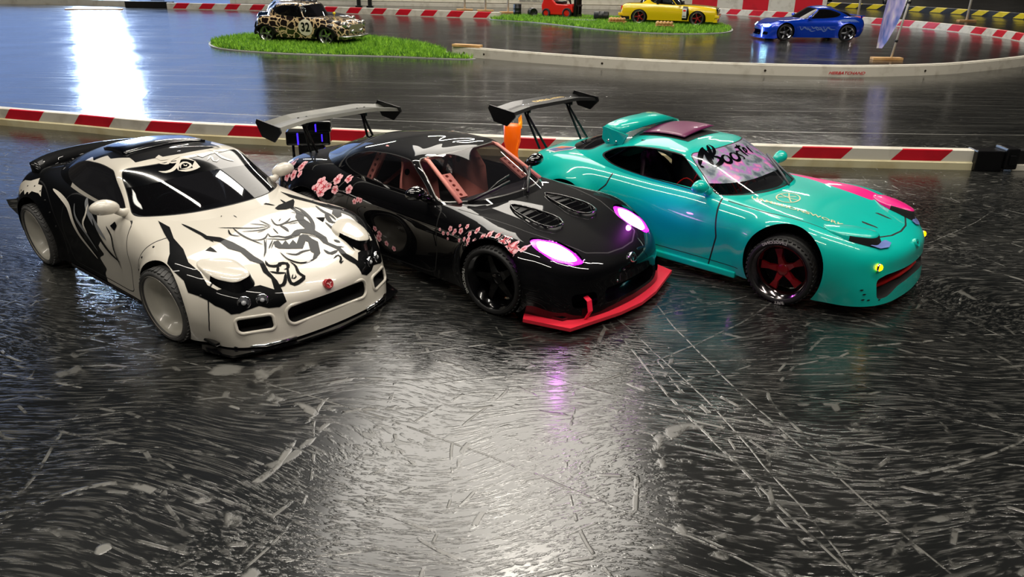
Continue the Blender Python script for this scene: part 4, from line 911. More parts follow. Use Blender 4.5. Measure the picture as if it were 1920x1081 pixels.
    for sg in (-1, 1):
        cage.tube([(.60, sg*.60, .80), (.10, sg*.50, 1.09), (-.5, sg*.47, 1.13), (-.75, sg*.56, .6)], .022, 8)
        cage.tube([(-.55, sg*.44, 1.12), (-1.15, sg*.40, .90)], .02, 8)
    cage.tube([(.06, -.48, 1.10), (.06, .48, 1.10)], .02, 8).tube([(-.55, -.45, 1.12), (-.55, .45, 1.12)], .02, 8).tube([(-.6, -.45, 1.10), (-.75, .45, .62)], .02, 8).tube([(-.6, .45, 1.10), (-.75, -.45, .62)], .02, 8)
    cage.build('roll_cage', M_salmon, car, sc=.1)
    for sg in (-1, 1):
        holed('cage_gusset', (.50, sg*.46, .81), (.24, sg*.42, .975), .12, 5, (0, -sg, .1))
        holed('cage_brace', (-.66, sg*.60, .80), (-.60, sg*.47, 1.08), .085, 5, (1, 0, 0))
    # duct strips in the windscreen corner
    M_ = dict(mats=[M_rimblk, M_rimblk, M_dark], tyre=M_tyre, text=[('LINGLONG', 1.75)], pos=[(FX, -.82, R(3), R(2)), (FX, .82, R(3), R(2)), (RX, -.86, 0, R(3)), (RX, .86, 0, R(3))])
    wheel_parts(car, 'five', M_)
    wn = wing(car, -1.93, 1.205, .855, M_wingg, M_blk, .36, .42, (-1.76, .86), .14)
    dots(wn, 'screw_head', [(-1.93, y, 1.222) for y in (-.47, -.36, .36, .47)], .016, M_dark)
    return car
def ball(c, r, n=8):
    V = []; F = []
    for i in range(n//2+1):
        th = PI*i/(n//2)
        for k in range(n): a = 2*PI*k/n; V.append((c[0]+r*math.sin(th)*math.cos(a), c[1]+r*math.sin(th)*math.sin(a), c[2]+r*math.cos(th)))
    for i in range(n//2):
        for k in range(n): F.append([i*n+k, i*n+(k+1) % n, (i+1)*n+(k+1) % n, (i+1)*n+k])
    return V, F
M_purple = mat('purple_lens', '#b03ac0', .2, emit='#e010ff', es=3.0); M_purplew = mat('purple_lens_core', '#ffffff', .2, emit=(1, .42, 1), es=8)
M_trim = mat('grey_screen_trim', '#6b6a68', .3, .6); M_lip = mat('red_lip', '#e2263c', .45); M_strap = mat('pink_red_strap', '#f0103c', .6)
M_rimblk = mat('gloss_black_rim', '#0a0a0c', .15, .5, coat=.6); M_wingg = wear(mat('grey_wing', '#6f6e66', .38, .2), 20, '#5b5b55')
BR_TOP = []; BL_TOP = []
BR_SIDE = [(p, w) for _, w, p in ART_BRB]+[([(-1.02, .70), (-.96, .76), (-.90, .79)], .008), ([(-.98, .72), (-.88, .70), (-.78, .81)], .008), ([(-.95, .72), (-.80, .70), (-.70, .73)], .008), ([(-1.85, .76), (-1.70, .74), (-1.50, .82)], .007)]
BL_SIDE = [(.59, .611, .016), (.64, .59, .02), (.717, .645, .026), (.70, .60, .018), (.78, .64, .022), (.816, .69, .014), (.85, .655, .028), (.90, .70, .02), (.93, .61, .02), (.974, .66, .024), (.99, .62, .026), (1.038, .70, .024), (1.0, .585, .016), (1.073, .63, .026), (1.143, .675, .028),
 (1.12, .60, .018), (1.19, .70, .026), (1.211, .63, .022), (1.25, .60, .016), (1.27, .71, .022), (1.30, .665, .024), (1.33, .62, .020), (.765, .613, .016), (.705, .556, .014), (.86, .58, .018), (1.058, .565, .016), (1.35, .685, .05), (1.42, .66, .05), (1.40, .62, .045), (1.47, .655, .05), (1.46, .62, .042), (1.34, .64, .03), (1.38, .71, .028), (1.53, .645, .02),
 (-1.08, .74, .055), (-1.02, .71, .055), (-1.10, .68, .055), (-1.03, .66, .05), (-.90, .79, .05), (-.88, .70, .045), (-.97, .72, .035), (-.78, .815, .035), (-.76, .805, .03), (-.70, .73, .045), (-.59, .635, .03), (-.55, .66, .028), (-.51, .66, .026), (-1.50, .82, .05), (-1.56, .73, .055), (-1.70, .80, .055), (-1.68, .70, .06), (-1.78, .74, .04), (-1.45, .76, .035),
 (-.30, .42, .03), (-.24, .38, .035), (-.26, .33, .04), (-.15, .30, .03), (-.05, .27, .03)]
place(car_black(), -.05735, .76334, -.67858)
def plane_basis(d):
    d = Vector(d).normalized(); ev = (Vector((0, 0, 1))-d*d.z).normalized() if abs(d.z) < .99 else Vector((0, 1, 0))
    eu = d.cross(ev).normalized() if abs(d.z) < .99 else Vector((1, 0, 0)); return eu, ev, d
def lay(b, bvh, art, d, mi, mirror=False, off=.004, grid=.035, region=None):
    eu, ev, dd = plane_basis(d)
    if mirror: eu, ev, dd = [Vector((v.x, -v.y, v.z)) for v in (eu, ev, dd)]
    D = Decal(bvh, (0, 0, 0), eu, ev, dd, off)
    for k, w, pts in art:
        if k == 'S': V, F = D.stroke(pts, w, .025)
        else: V, F = D.fill(pts, grid)
        if F: b.addmesh(V, F, mi) if isinstance(b, Surf) else b.add([tuple(v) for v in V], F, mi, True)
def shear_body(s, k): s.V[:, 2] += k*np.clip(s.V[:, 0]-.5, 0, 9)*np.clip(s.V[:, 2]/.4, 0, 1); return s
def duct(car, bvh, specs, m_in, depth=.10, lip=None, name='air_duct'):
    """recessed tunnel behind each front opening, and a rounded rim round it"""
    for (cy, cz, hw, hh, r) in specs:
        P = []
        for sx_, sy_ in ((1, 1), (-1, 1), (-1, -1), (1, -1)):
            a0 = {(1, 1): 0, (-1, 1): PI/2, (-1, -1): PI, (1, -1): 3*PI/2}[(sx_, sy_)]
            for k in range(6): a = a0+PI/2*k/5; P.append((cy+sx_*(hw-r)+math.cos(a)*r, cz+sy_*(hh-r)+math.sin(a)*r))
        ring = []
        for y, z in P:
            h = bvh.ray_cast(Vector((4, y, z)), Vector((-1, 0, 0))); ring.append((h[0].x if h[0] else 2.0, y, z))
        n = len(ring); V = ring+[(x-depth, cy+(y-cy)*.92, cz+(z-cz)*.92) for x, y, z in ring]
        mb = MB().add(V, [[i, (i+1) % n, n+(i+1) % n, n+i] for i in range(n)]+[list(range(n, 2*n))], 0)
        o = mb.build(name, m_in, car, sc=.1, recalc=False)
        if lip: MB().tube([Vector(p)+Vector((.0, 0, 0)) for p in ring+ring[:1]], .014, 8, 0, cap=False).build('duct_rim', lip, o, sc=.1)
def pod(car, bvh, outline, rise, mats, name='headlight_pod', front_at=.55, back_rise=.25):
    q = rounded(outline, 6, .38); n = len(q); c = q.mean(0); x0, x1 = q[:, 0].min(), q[:, 0].max()
    def z(p):
        h = bvh.ray_cast(Vector((p[0], p[1], 3)), Vector((0, 0, -1))); return h[0].z if h[0] else .6
    def rs(p): t = (p[0]-x0)/(x1-x0); return rise*(back_rise+(1-back_rise)*t**1.3)
    tt = lambda p: (p[0]-x0)/(x1-x0)
    V = [(*(c+(p-c)*(1+.10*tt(p))), z(c+(p-c)*(1+.10*tt(p)))+.002) for p in q]; V += [(p[0], p[1], z(p)+rs(p)*.55) for p in q]
    V += [(*(c+(p-c)*.96), z(c+(p-c)*.96)+rs(p)*.9) for p in q]; V += [(*(c+(p-c)*.90), z(c+(p-c)*.90)+rs(p)) for p in q]
    for s_ in (.7, .4): V += [(*(c+(p-c)*s_), z(c+(p-c)*s_)+rs(c+(p-c)*s_)+.012*(1-s_*s_)) for p in q]
    V.append((*c, z(c)+rs(c)+.012))
    F = [[i*n+j, i*n+(j+1) % n, (i+1)*n+(j+1) % n, (i+1)*n+j] for i in range(5) for j in range(n)]+[[5*n+j, 5*n+(j+1) % n, 6*n] for j in range(n)]
    M = [(1 if i < 2 and (q[j][0]-x0)/(x1-x0) > front_at else 0) for i in range(5) for j in range(n)]+[0]*n
    mb = MB().add(V, F, 0, True); mb.M = M; return mb.build(name, mats, car, sc=.1)
def rivets(car, pts, m, r=.011, name='rivets'):
    dots(car, 'rivet', pts, r, m)
def arc_rivets(bvh, x0, r, n, a0=20, a1=160):
    out = []
    for sg in (-1, 1):
        for k in range(n):
            a = R(a0+(a1-a0)*k/(n-1)); x, z = x0+math.cos(a)*r, .325+math.sin(a)*r
            h = bvh.ray_cast(Vector((x, sg*3, z)), Vector((0, -sg, 0)))
            if h[0]: out.append(tuple(h[0]))
    return out
# ---- white coupe with black ink patterns on the left
def car_white():
    car = tag(empty('drift_car'), 'white toy coupe with black brush patterns and an angry face drawn on its hood', 'toy car', 'drift coupes lined up on the dark floor')
    b, g = base_body(.055, .03, .36, .36); shear_body(b, -.03)
    for s_ in (b, g): m_ = s_.V[:, 0] < -1.62; s_.V[:, 0] = np.where(m_, -1.62+(s_.V[:, 0]+1.62)*.55, s_.V[:, 0])
    bv = b.bvh(); gbv = g.bvh()
    spec = [(0, .27, .40, .078, .065), (-.62, .255, .125, .06, .035), (.62, .255, .125, .06, .035)]
    front_ducts(b, spec)
    b.cut(lambda V: poly_sd(CABHOLE, XY(V)), lambda V: V[:, 2] > .7, drop='in')
    # black rear and roof
    BL = [(-4, -1), (-4, 3), (-.10, 3), (-.13, .80), (-.16, .76), (-.06, .72), (-.02, .66), (-.05, .60), (.06, .54), (-.02, .47), (.07, .41), (-.06, .35), (.03, .26), (-.03, .20), (-.0, -1)]
    b.cut(lambda V: poly_sd(BL, XZ(V)), mi=2)
    RB = np.array([(-4, -2), (-4, 2), (-.85, .8), (-.62, .52), (-.50, .57), (-.42, .47), (-.30, .50), (-.14, .40), (.0, .42), (.045, 0), (.0, -.42), (-.14, -.40), (-.30, -.50), (-.42, -.47), (-.50, -.57), (-.62, -.52), (-.85, -.8)])
    g.cut(lambda V: poly_sd(RB, XY(V)), mi=2)
    # gap lines: flares, doors, hood
    for x0 in (FX, RX): b.gap([(x0+.50*math.cos(a), .325+.50*math.sin(a)) for a in np.linspace(-.25, PI+.25, 26)], XZ, .0045, 1, lambda V: (np.abs(V[:, 1]) > .66) & (V[:, 2] > .14))
    dr = rounded([(.50, .16), (.60, .45), (.50, .78), (-.66, .82), (-.72, .45), (-.66, .16)], 4, .12)
    b.gap(np.vstack([dr, dr[:1]]), XZ, .005, 1, lambda V: (np.abs(V[:, 1]) > .7))
    lay(b, bv, ART_ONI, (0, 0, -1), 2, off=.0045); lay(b, bv, ART_CLAW, (0, 0, -1), 2)
    for mirror in (False, True): lay(b, bv, ART_BANDR, (-.5, .45, -.74), 2, mirror, off=.0035)
    lay(b, bv, ART_FENDR[:3], (0, 1, 0), 3, off=.005); lay(b, bv, ART_FENDR[2:], (0, 1, 0), 2, off=.006); lay(b, bv, ART_FENDR, (0, 1, 0), 3, True, off=.005)
    side_art = [('S', .045, [(-.95, .80), (-.75, .76), (-.58, .70), (-.46, .58), (-.34, .47), (-.10, .33)]), ('S', .03, [(-.30, .78), (-.26, .70), (-.28, .62), (-.20, .55)]), ('F', 0, [(-1.72, .60), (-1.66, .72), (-1.55, .78), (-1.40, .80), (-1.28, .84), (-1.22, .80), (-1.14, .80), (-1.06, .72), (-1.12, .74), (-1.24, .74), (-1.30, .68), (-1.42, .72), (-1.5, .66), (-1.6, .68)])]
    for mr in (False, True): lay(b, bv, side_art, (0, 1, -.25) if False else (0, 1, 0), 0, mr, off=.005)
    parts = split_glass(g, car, None, 1, (.05, .05, .07)); b.join(g)
    b.build('body_shell', [M_wpaint, M_gap, M_inkblk, M_inkgrey], car)
    GL = [glass('smoked_windshield', '#8d939c', .30), glass('smoked_window', '#4a4e55', .45), glass('dark_hatch_glass', '#26282c', .75)]
    for nm, p, k in parts:
        if nm == 'windshield':
            wb = gbv; lay(p, wb, ART_KANJI, (-.8, 0, -.6), 1, off=.004)
            # dark sun band along the top edge of the screen
            p.cut(lambda V: 2.15-V[:, 4]+.12*np.cos((V[:, 3]-10)*1.2), lambda V: V[:, 3] > 0, mi=2)
        p.build(nm, [GL[k], M_wpaint, M_inkblk2], car)
    for x0 in (FX, RX): liner(car, x0, .365)
    tub(car); duct(car, bv, spec, M_dark, .12, M_wpaint)
    for sg in (-1, 1):
        o = [(1.42, .66), (1.47, .77), (1.70, .77), (1.86, .66), (1.86, .50), (1.52, .48)]
        pod(car, bv, [(x, y*sg) for x, y in o], .078, [M_wpaint, M_gloss], back_rise=.12)
        # twin round lamps in the bumper corner
        h = MB()
        out = []
        for (y, z) in ((.70, .425), (.74, .47), (.60, .475), (.47, .455), (.46, .42), (.56, .40)):
            q = bv.ray_cast(Vector((4, sg*y, z)), Vector((-1, 0, 0))); out.append((q[0].x+.006, sg*y, z))
        h.add(out, [[0, 1, 2, 3, 4, 5]], 0)
        hl = h.build('headlight', M_inkblk, car, sc=.1, recalc=False)
        for k, (y, z, r) in enumerate(((.655, .428, .050), (.535, .430, .046))):
            q = bv.ray_cast(Vector((4, sg*y, z)), Vector((-1, 0, 0)))[0]
            l_ = MB().lathe([(r, -.01), (r+.004, .012), (r-.004, .018), (r*.8, .008), (r*.3, .0), (.0001, .0)], 'x', 24, 0).add(*ball((.008, 0, 0), r*.42, 12), 1, True)
            l2 = l_.build('lamp', [M_chr, M_lampw], hl, sc=.1); l2.location = ((q.x+.004)*.1, sg*y*.1, z*.1); l2.rotation_euler = (0, 0, sg*(.75 if k == 0 else .5))
    splitter(car, [(1.56, .84), (1.70, .93), (1.98, .84), (2.14, .40), (2.19, 0)], .045, .062, M_gloss, .02)
    for sg in (-1, 1):
        MB().tube([(1.72, sg*.84, .10), (1.9, sg*.76, .085), (2.05, sg*.60, .085), (2.12, sg*.36, .085)], .014, 8).build('splitter_rod', M_chr, car, sc=.1)
        MB().box((1.62, sg*.86-.02, .10), (1.82, sg*.86+.02, .125), 0, .006).build('canard', M_gloss, car, sc=.1)
        MB().prism([(-1.60, .38), (-1.92, .46), (-1.96, .52), (-1.62, .60)], sg*.90-.01, sg*.90+.01, 'xz').build('rear_canard', M_gloss, car, sc=.1)
        MB().box((-.78, sg*.80-.05, .08), (.82, sg*.80+.05, .115), 0, .01).build('side_skirt', M_gloss, car, sc=.1)
    # ducktail
    mb = MB(); V = []; n = 20
    for k in range(n+1):
        t = -1+2*k/n; y = t*.74; xx = -1.74+.16*t**4*1.2; zz = .875-.04*t*t
        V += [(xx+.20, y, zz), (xx-.02, y, zz+.12-.02*t*t), (xx-.05, y, zz+.12-.02*t*t), (xx-.02, y, zz-.03)]
    mb.add(V, [[4*i+j, 4*i+4+j, 4*i+4+(j+1) % 4, 4*i+(j+1) % 4] for i in range(n) for j in range(4)]+[[0, 1, 2, 3], [4*n, 4*n+3, 4*n+2, 4*n+1]], 0, True)
    mb.build('ducktail_spoiler', M_inkblk, car, sc=.1)
    # raised black roof panel
    roof = [(-.72, -.40), (-.72, .40), (-.22, .43), (-.22, -.43)]; V = []; F = []
    gb = Surf.net(NET_CAB, 4, 4).bvh(); nx, ny = 10, 16
    for lift in (.0, .026):
        for i in range(nx+1):
            for j in range(ny+1):
                x = -.74+.50*i/nx+0; y = (-.36-.04*i/nx)*(1-2*j/ny); h = gb.ray_cast(Vector((x, y, 3)), Vector((0, 0, -1)))[0]; e = min(i, nx-i, j, ny-j); V.append((x, y, h.z+(lift if lift else -.01)-(0 if e or not lift else .008)))
    m_ = (nx+1)*(ny+1); st = ny+1
    F = [[m_+i*st+j, m_+(i+1)*st+j, m_+(i+1)*st+j+1, m_+i*st+j+1] for i in range(nx) for j in range(ny)]
    edge = [j for j in range(st)]+[i*st+ny for i in range(1, nx+1)]+[nx*st+j for j in range(ny-1, -1, -1)]+[i*st for i in range(nx-1, 0, -1)]
    F += [[edge[i], edge[(i+1) % len(edge)], m_+edge[(i+1) % len(edge)], m_+edge[i]] for i in range(len(edge))]
    MB().add(V, F, 0, True).build('roof_panel', M_roofblk, car, sc=.1)
    rivets(car, arc_rivets(bv, FX, .455, 9)+arc_rivets(bv, RX, .455, 9), M_dark)
    badge(car, 2.095, .425, .042, M_redb, M_redb2, .35)
    mirrors(car, M_wpaint); seat(car, -.3, -.32, M_darkseat); seat(car, -.3, .32, M_darkseat); dash(car, mat('charcoal_dash', '#24262a', .6)); steering(car, -.32, M_blk)
    MB().add(*ball((0, -.33, .78), .10, 16), 0, True).tube([(0, -.33, .7), (.0, -.33, .5)], [.08, .16], 12).tube([(0, -.2, .6), (.2, -.26, .66), (.26, -.3, .76)], .035, 8).xf(Matrix.Translation((-.25, 0, .08))).build('driver_dummy', M_greyd, car, sc=.1)
    # small round gauges and wiring seen at the far corner of the screen
    for k, (x, y) in enumerate(((.42, .30), (.40, .40), (.36, .50))): MB().lathe([(.035, 0), (.035, .04), (.028, .045), (.0001, .04)], 'z', 16, 0, (x, y, .77)).build('gauge', M_chr, car, sc=.1)
    wheel_parts(car, 'dish', dict(mats=[M_wrim, M_chr, M_dark], tyre=M_tyreW, pos=[(FX, -.85, R(4), R(5)), (FX, .82, R(4), R(5)), (RX, -.81, 0, R(5)), (RX, .81, 0, R(5))]))
    return car
M_inkblk = mat('ink_black_gloss', '#050608', .5, coat=.35, spec=.05); M_inkgrey = mat('ink_grey', '#7b7d80', .3, coat=1); M_inkblk2 = mat('sun_band_black', '#06070a', .1, coat=1)
M_lampw = mat('clear_lamp', '#cfd2d6', .1); M_roofblk = mat('black_roof_gloss', '#0a0b0f', .16, coat=1, coatr=.08); M_redb = mat('red_badge', '#b8353b', .3, coat=1); M_redb2 = mat('pale_badge_mark', '#e9b9b4', .3)
M_darkseat = mat('dark_seat', '#17181b', .6); M_greyd = mat('grey_dummy', '#55595f', .6); M_wrim = wear(mat('off_white_rim', '#c9c5b9', .35, coat=.4), 14, '#a39e92', .5, .8)
place(car_white(), -.30678-.004, .70885-.003, -.68483)

# ---- teal coupe on the right
def car_teal():
    car = tag(empty('drift_car'), 'teal toy coupe with a magenta stripe and headlight cover and red star wheels', 'toy car', 'drift coupes lined up on the dark floor')
    b, g = base_body(.03, .045, .375, .36); shear_body(b, .05); bv = b.bvh(); gbv = g.bvh()
    MO = rounded([(-.63, .16), (-.64, .34), (-.50, .38), (.50, .38), (.64, .34), (.60, .16), (.35, .24), (0, .26), (-.35, .24), (-.50, .17)], 4, .3)
    b.cut(lambda V: poly_sd(MO, YZ(V)), lambda V: (V[:, 0] > 1.62) & (V[:, 2] < .52), drop='in')
    b.cut(lambda V: poly_sd(CABHOLE, XY(V)), lambda V: V[:, 2] > .7, drop='in')
    # magenta stripe along the left edge of the hood
    ST = rounded([(.52, .60), (.70, .72), (1.0, .74), (1.30, .75), (1.50, .72), (1.50, .50), (1.2, .52), (.8, .60)], 4, .12)
    hood = [(.56, .73), (1.0, .78), (1.3, .78), (1.52, .74)]
    b.cut(lambda V: poly_sd(ST, XY(V)), lambda V: V[:, 2] > .45, mi=2)
    for sg in (-1, 1): b.gap(np.array(hood)*np.array([1, sg]), XY, .006, 1, lambda V: V[:, 2] > .5)
    # hood front edge
    he = [(1.50, -.70), (1.66, -.60), (1.84, -.44), (1.92, -.20), (1.94, 0), (1.92, .20), (1.84, .44), (1.66, .60), (1.50, .70)]
    b.gap(he, XY, .008, 1, lambda V: V[:, 2] > .48)
    for sg in (-1, 1):
        sc_ = rounded([(1.62, sg*.17), (1.66, sg*.22), (1.80, sg*.19), (1.79, sg*.165)], 4, .3); b.cut(lambda V: poly_sd(sc_, XY(V)), lambda V: V[:, 2] > .48, mi=1)
    # door gaps
    dr = [(.50, .13), (.56, .45), (.50, .80)]; dr2 = [(-.86, .30), (-.90, .50), (-.84, .62), (-.76, .70), (-.74, .82)]
    for L_ in (dr, dr2): b.gap(L_, XZ, .008, 1, lambda V: np.abs(V[:, 1]) > .7)
    b.gap([(-.84, .20), (-.3, .20), (.3, .20), (.84, .20)], XZ, .004, 1, lambda V: np.abs(V[:, 1]) > .7)
    T = Decal(bv, (0, 0, 0), (1, 0, 0), (0, 1, 0), (0, 0, -1), .004)
    V, F = decal_text(T, 'UAMILLIONSWORK', 1.15, -.50, .10, .06, 1.0, shear=-.3, bold=.002); b.addmesh(V, F, 3)
    el = [(.95+.10*math.cos(t), -.25+.15*math.sin(t)) for t in np.linspace(0, 2*PI, 29)]
    for pts, w in ((el, .013), ([(.87, -.33), (.99, -.16)], .012), ([(.90, -.12), (.96, -.25), (1.02, -.34)], .012), ([(.86, -.22), (.96, -.25), (1.04, -.24)], .012)):
        V, F = T.stroke(pts, w, .02, False); b.addmesh(V, F, 3)
    # colourful sticker on the rear deck
    st = [(-1.80, -.60), (-1.62, -.66), (-1.50, -.50), (-1.52, -.36), (-1.74, -.38)]
    V, F = T.fill(st, .05); b.addmesh(V, F, 4); T.off = .006; c = np.mean(st, 0); V, F = T.fill([tuple(c+(np.array(p)-c)*.85) for p in st], .05); b.addmesh(V, F, 5); T.off = .004
    # scuffs on the bumper corner
    Dq = Decal(bv, (0, 0, 0), (0, 1, 0), (0, 0, 1), (-1, 0, 0), .003)
    for y, z in ((-.74, .17), (-.70, .165), (-.755, .26), (-.735, .22), (-.60, .155)):
        V, F = Dq.stroke([(y-.014, z), (y+.014, z+.004)], .014, .01); b.addmesh(V, F, 1)
    parts = split_glass(g, car, None, 1, (.07, .09, .12), drop=('side_window',)); b.join(g)
    b.build('body_shell', [M_tpaint, M_gap, M_mag, M_logo, M_white, M_stick], car)
    GL = [glass('teal_car_windshield', '#dfe2e4', .14), None, glass('teal_car_rear_glass', '#34363a', .6)]
    for nm, p, k in parts:
        if nm == 'windshield':
            wb = gbv
            p.cut(lambda V: 1.32-V[:, 4]+.03*np.cos((V[:, 3]-10)*2), lambda V: V[:, 3] > 0, mi=1)
            lay(p, wb, ART_BOOST, (-.8, 0, -.6), 2, off=.005)
            p.build(nm, [GL[0], M_banner, M_inkblk2], car)
        else: p.build(nm, [GL[k]], car)
    for x0 in (FX, RX): liner(car, x0, .375)
    tub(car, M_dark)
    # mouth: tunnel, wire mesh, red bar
    mb = MB(); n = len(MO); ring = []
    for y, z in MO:
        h = bv.ray_cast(Vector((4, y, z)), Vector((-1, 0, 0))); ring.append((h[0].x if h[0] else 2.0, y, z))
    mb.add(ring+[(x-.13, y, z) for x, y, z in ring], [[i, (i+1) % n, n+(i+1) % n, n+i] for i in range(n)], 0)
    mb.add([(1.86-.3*(abs(y)/.65)**2*.8+.04, y, z) for y in np.linspace(-.66, .66, 15) for z in (.14, .40)], [[2*i, 2*i+1, 2*i+3, 2*i+2] for i in range(14)], 0)
    mouth = mb.build('grille_opening', M_dark, car, sc=.1, recalc=False)
    mesh = MB()
    fx = lambda y: 2.04-.30*(abs(y)/.65)**2.4
    for k in range(34):
        y0 = -.62+k*.04
        for s_ in (-1, 1):
            p = [(fx(y0+s_*t*.10)+0, y0+s_*t*.10, .17+.20*t) for t in (0, .5, 1) if abs(y0+s_*t*.1) < .63]
            if len(p) > 1: mesh.tube(p, .0045, 4)
    mesh.build('grille_mesh', M_chr, mouth, sc=.1)
    MB().tube([(fx(y)+.02, y, z) for y, z in ((-.60, .18), (-.52, .21), (-.40, .25), (-.2, .30), (0, .315), (.2, .30), (.40, .25), (.52, .21), (.60, .18))], [.025, .035, .035, .035, .035, .035, .035, .035, .025], 8).build('red_bar', M_red2, mouth, sc=.1)
    for sg in (-1, 1):
        o = [(1.44, .62), (1.52, .76), (1.72, .72), (1.90, .56), (1.90, .42), (1.62, .44)]
        pd = pod(car, bv, [(x, y*sg) for x, y in o], .085 if sg > 0 else .078, [M_tpaint if sg < 0 else M_mag, M_dark], back_rise=.12)
        q = [bv.ray_cast(Vector((x, sg*y, 3)), Vector((0, 0, -1)))[0] for x, y in ((1.86, .60), (1.93, .54), (1.97, .44), (1.96, .36), (1.91, .38), (1.89, .50))]
        MB().add([(p.x+.012, p.y, p.z+.012) for p in q], [[0, 1, 2, 3, 4, 5]], 0).build('headlight_lens', M_bluel, car, sc=.1, recalc=False)
        h = bv.ray_cast(Vector((4, sg*.625, .455)), Vector((-1, 0, 0)))[0]
        MB().lathe([(.036, 0), (.040, .012), (.034, .018)], 'x', 24, 1, (0, 0, 0)).add(*ball((.008, 0, 0), .032, 14), 0, True).build('fog_lamp', [M_amber, M_chr], car, sc=.1).location = ((h.x+.006)*.1, sg*.0625, .0455)
        MB().box((-.80, sg*.83-.05, .09), (.80, sg*.83+.05, .15), 0, .012).build('side_skirt', M_tpaint, car, sc=.1)
    # roof spoiler with end brackets
    mb = MB(); V = []; n = 20
    for k in range(n+1):
        t = -1+2*k/n; y = t*.53; a = math.sqrt(max(0, 1-(t*.94)**2)); zz = 1.165+.10*a
        V += [(-.66-.10*abs(t)**2, y, zz-.0), (-.98-.06*abs(t), y, zz+.035), (-1.02-.06*abs(t), y, zz+.01), (-.99-.06*abs(t), y, zz-.012), (-.70-.10*abs(t)**2, y, zz-.025)]
    mb.add(V, [[5*i+j, 5*i+5+j, 5*i+5+(j+1) % 5, 5*i+(j+1) % 5] for i in range(n) for j in range(5)]+[[0, 1, 2, 3, 4], [5*n+j for j in (0, 4, 3, 2, 1)]], 0, True)
    for sg in (-1, 1): mb.prism([(-.74, 1.18), (-1.05, 1.23), (-1.06, 1.10), (-1.0, 1.045), (-.80, 1.065)], sg*.535-.012, sg*.535+.012, 'xz', 0)
    rs = mb.build('roof_spoiler', M_tpaint, car, sc=.1)
    dots(rs, 'bolt', [(x, -.552, 1.09) for x in (-.97, -.87)], .016, M_chr)
    # tilted sunroof panel
    gb = Surf.net(NET_CAB, 4, 4).bvh(); V = []; nx, ny = 8, 12
    for lift in (0, 1):
        for i in range(nx+1):
            for j in range(ny+1):
                x = -.70+.50*i/nx; y = -.30+.60*j/ny; h = gb.ray_cast(Vector((x, y, 3)), Vector((0, 0, -1)))[0]
                V.append((x, y, h.z+.02+.035*(j/ny)+(.012 if lift else 0)))
    m_ = (nx+1)*(ny+1); st_ = ny+1; edge = [j for j in range(st_)]+[i*st_+ny for i in range(1, nx+1)]+[nx*st_+j for j in range(ny-1, -1, -1)]+[i*st_ for i in range(nx-1, 0, -1)]
    F = [[l+i*st_+j, l+(i+1)*st_+j, l+(i+1)*st_+j+1, l+i*st_+j+1] for l in (0, m_) for i in range(nx) for j in range(ny)]+[[edge[i], edge[(i+1) % len(edge)], m_+edge[(i+1) % len(edge)], m_+edge[i]] for i in range(len(edge))]
    MB().add(V, F, 0, True).build('sunroof_panel', M_plum, car, sc=.1)
    V = []; 
    for x, y in [(-.74, -.33), (-.74, .33), (-.14, .33), (-.14, -.33)]: V.append((x, y))
    D2 = Decal(gb, (0, 0, 0), (1, 0, 0), (0, 1, 0), (0, 0, -1), .004); V, F = D2.fill(V, .08)
    MB().add([tuple(v) for v in V], F, 0, True).build('sunroof_shadow', M_dark, car, sc=.1, recalc=False)  # dark sheet laid on the roof as the shadow beneath the raised panel
    badge(car, 2.085, .545, .042, M_tpaint, M_dark, .5); mirrors(car, M_tpaint, x=.33)
    # interior: dark shell, red steering wheel, cage, wiring, driver's patterned suit
    seat(car, -.35, -.32, M_plumseat); seat(car, -.35, .32, M_darkseat); dash(car, mat('dusty_dash', '#3b3a3a', .7)); steering(car, .30, M_red2)
    cg = MB()
    for sg in (-1, 1): cg.tube([(.5, sg*.62, .80), (.02, sg*.50, 1.08), (-.6, sg*.46, 1.13), (-1.1, sg*.5, .80)], .016, 6)
    cg.tube([(-.5, -.45, 1.11), (-.5, .45, 1.11)], .014, 6).tube([(-.5, -.45, 1.08), (-.62, .45, .60)], .014, 6); cg.build('roll_cage', M_blk, car, sc=.1)
    wr_ = MB(); rnd = random.Random(5)
    for k in range(9):
        p0 = Vector((-.3+rnd.random()*.5, -.5+rnd.random()*.8, .62)); p1 = p0+Vector((.2+rnd.random()*.3, rnd.random()*.3-.1, .05)); md_ = (p0+p1)/2+Vector((0, 0, .18+rnd.random()*.12))
        wr_.tube(catmull([p0, md_, p1], 6), .008, 5, 1 if k % 2 else 0)
    wr_.build('wiring', [M_blk, M_red2], car, sc=.1)
    bk = MB(); hp = [(-.06, .22*math.cos(a)+.1, .86+.19*math.sin(a)) for a in np.linspace(0, 2*PI, 25)]; bk.tube(hp, .008, 5, cap=False)
    for a in (0, PI/3, 2*PI/3): bk.tube([(-.06, .22*math.cos(a)+.1, .86+.19*math.sin(a)), (-.06, -.22*math.cos(a)+.1, .86-.19*math.sin(a))], .007, 5)
    bk.build('wire_hoop', M_chr, car, sc=.1)
    MB().tube([(.80, .10, .82), (.66, .20, .90), (.42, .34, 1.03)], .012, 8).tube([(.76, .30, .83), (.60, .36, .90), (.40, .44, 1.0)], .010, 6).build('wiper', M_greyd, car, sc=.1)
    wheel_parts(car, 'star', dict(mats=[M_rimchr, M_redspoke, M_dark], tyre=M_tyre, text=[('LINGLONG', .25), ('TIRE', 3.3)], pos=[(FX, -.85, R(2), R(2)), (FX, .82, R(2), R(2)), (RX, -.86, 0, R(3)), (RX, .86, 0, R(3))]))
    wn = wing(car, -2.30, 1.26, .80, M_carbon, M_blk, .34, .40, (-1.98, .80), .12)
    V, F = text_shape('DRIFT', .115, bold=.004); mb = MB().add([(-2.31+y*.9, -.08-x*-1, 1.300) for x, y, _ in V], F, 0)
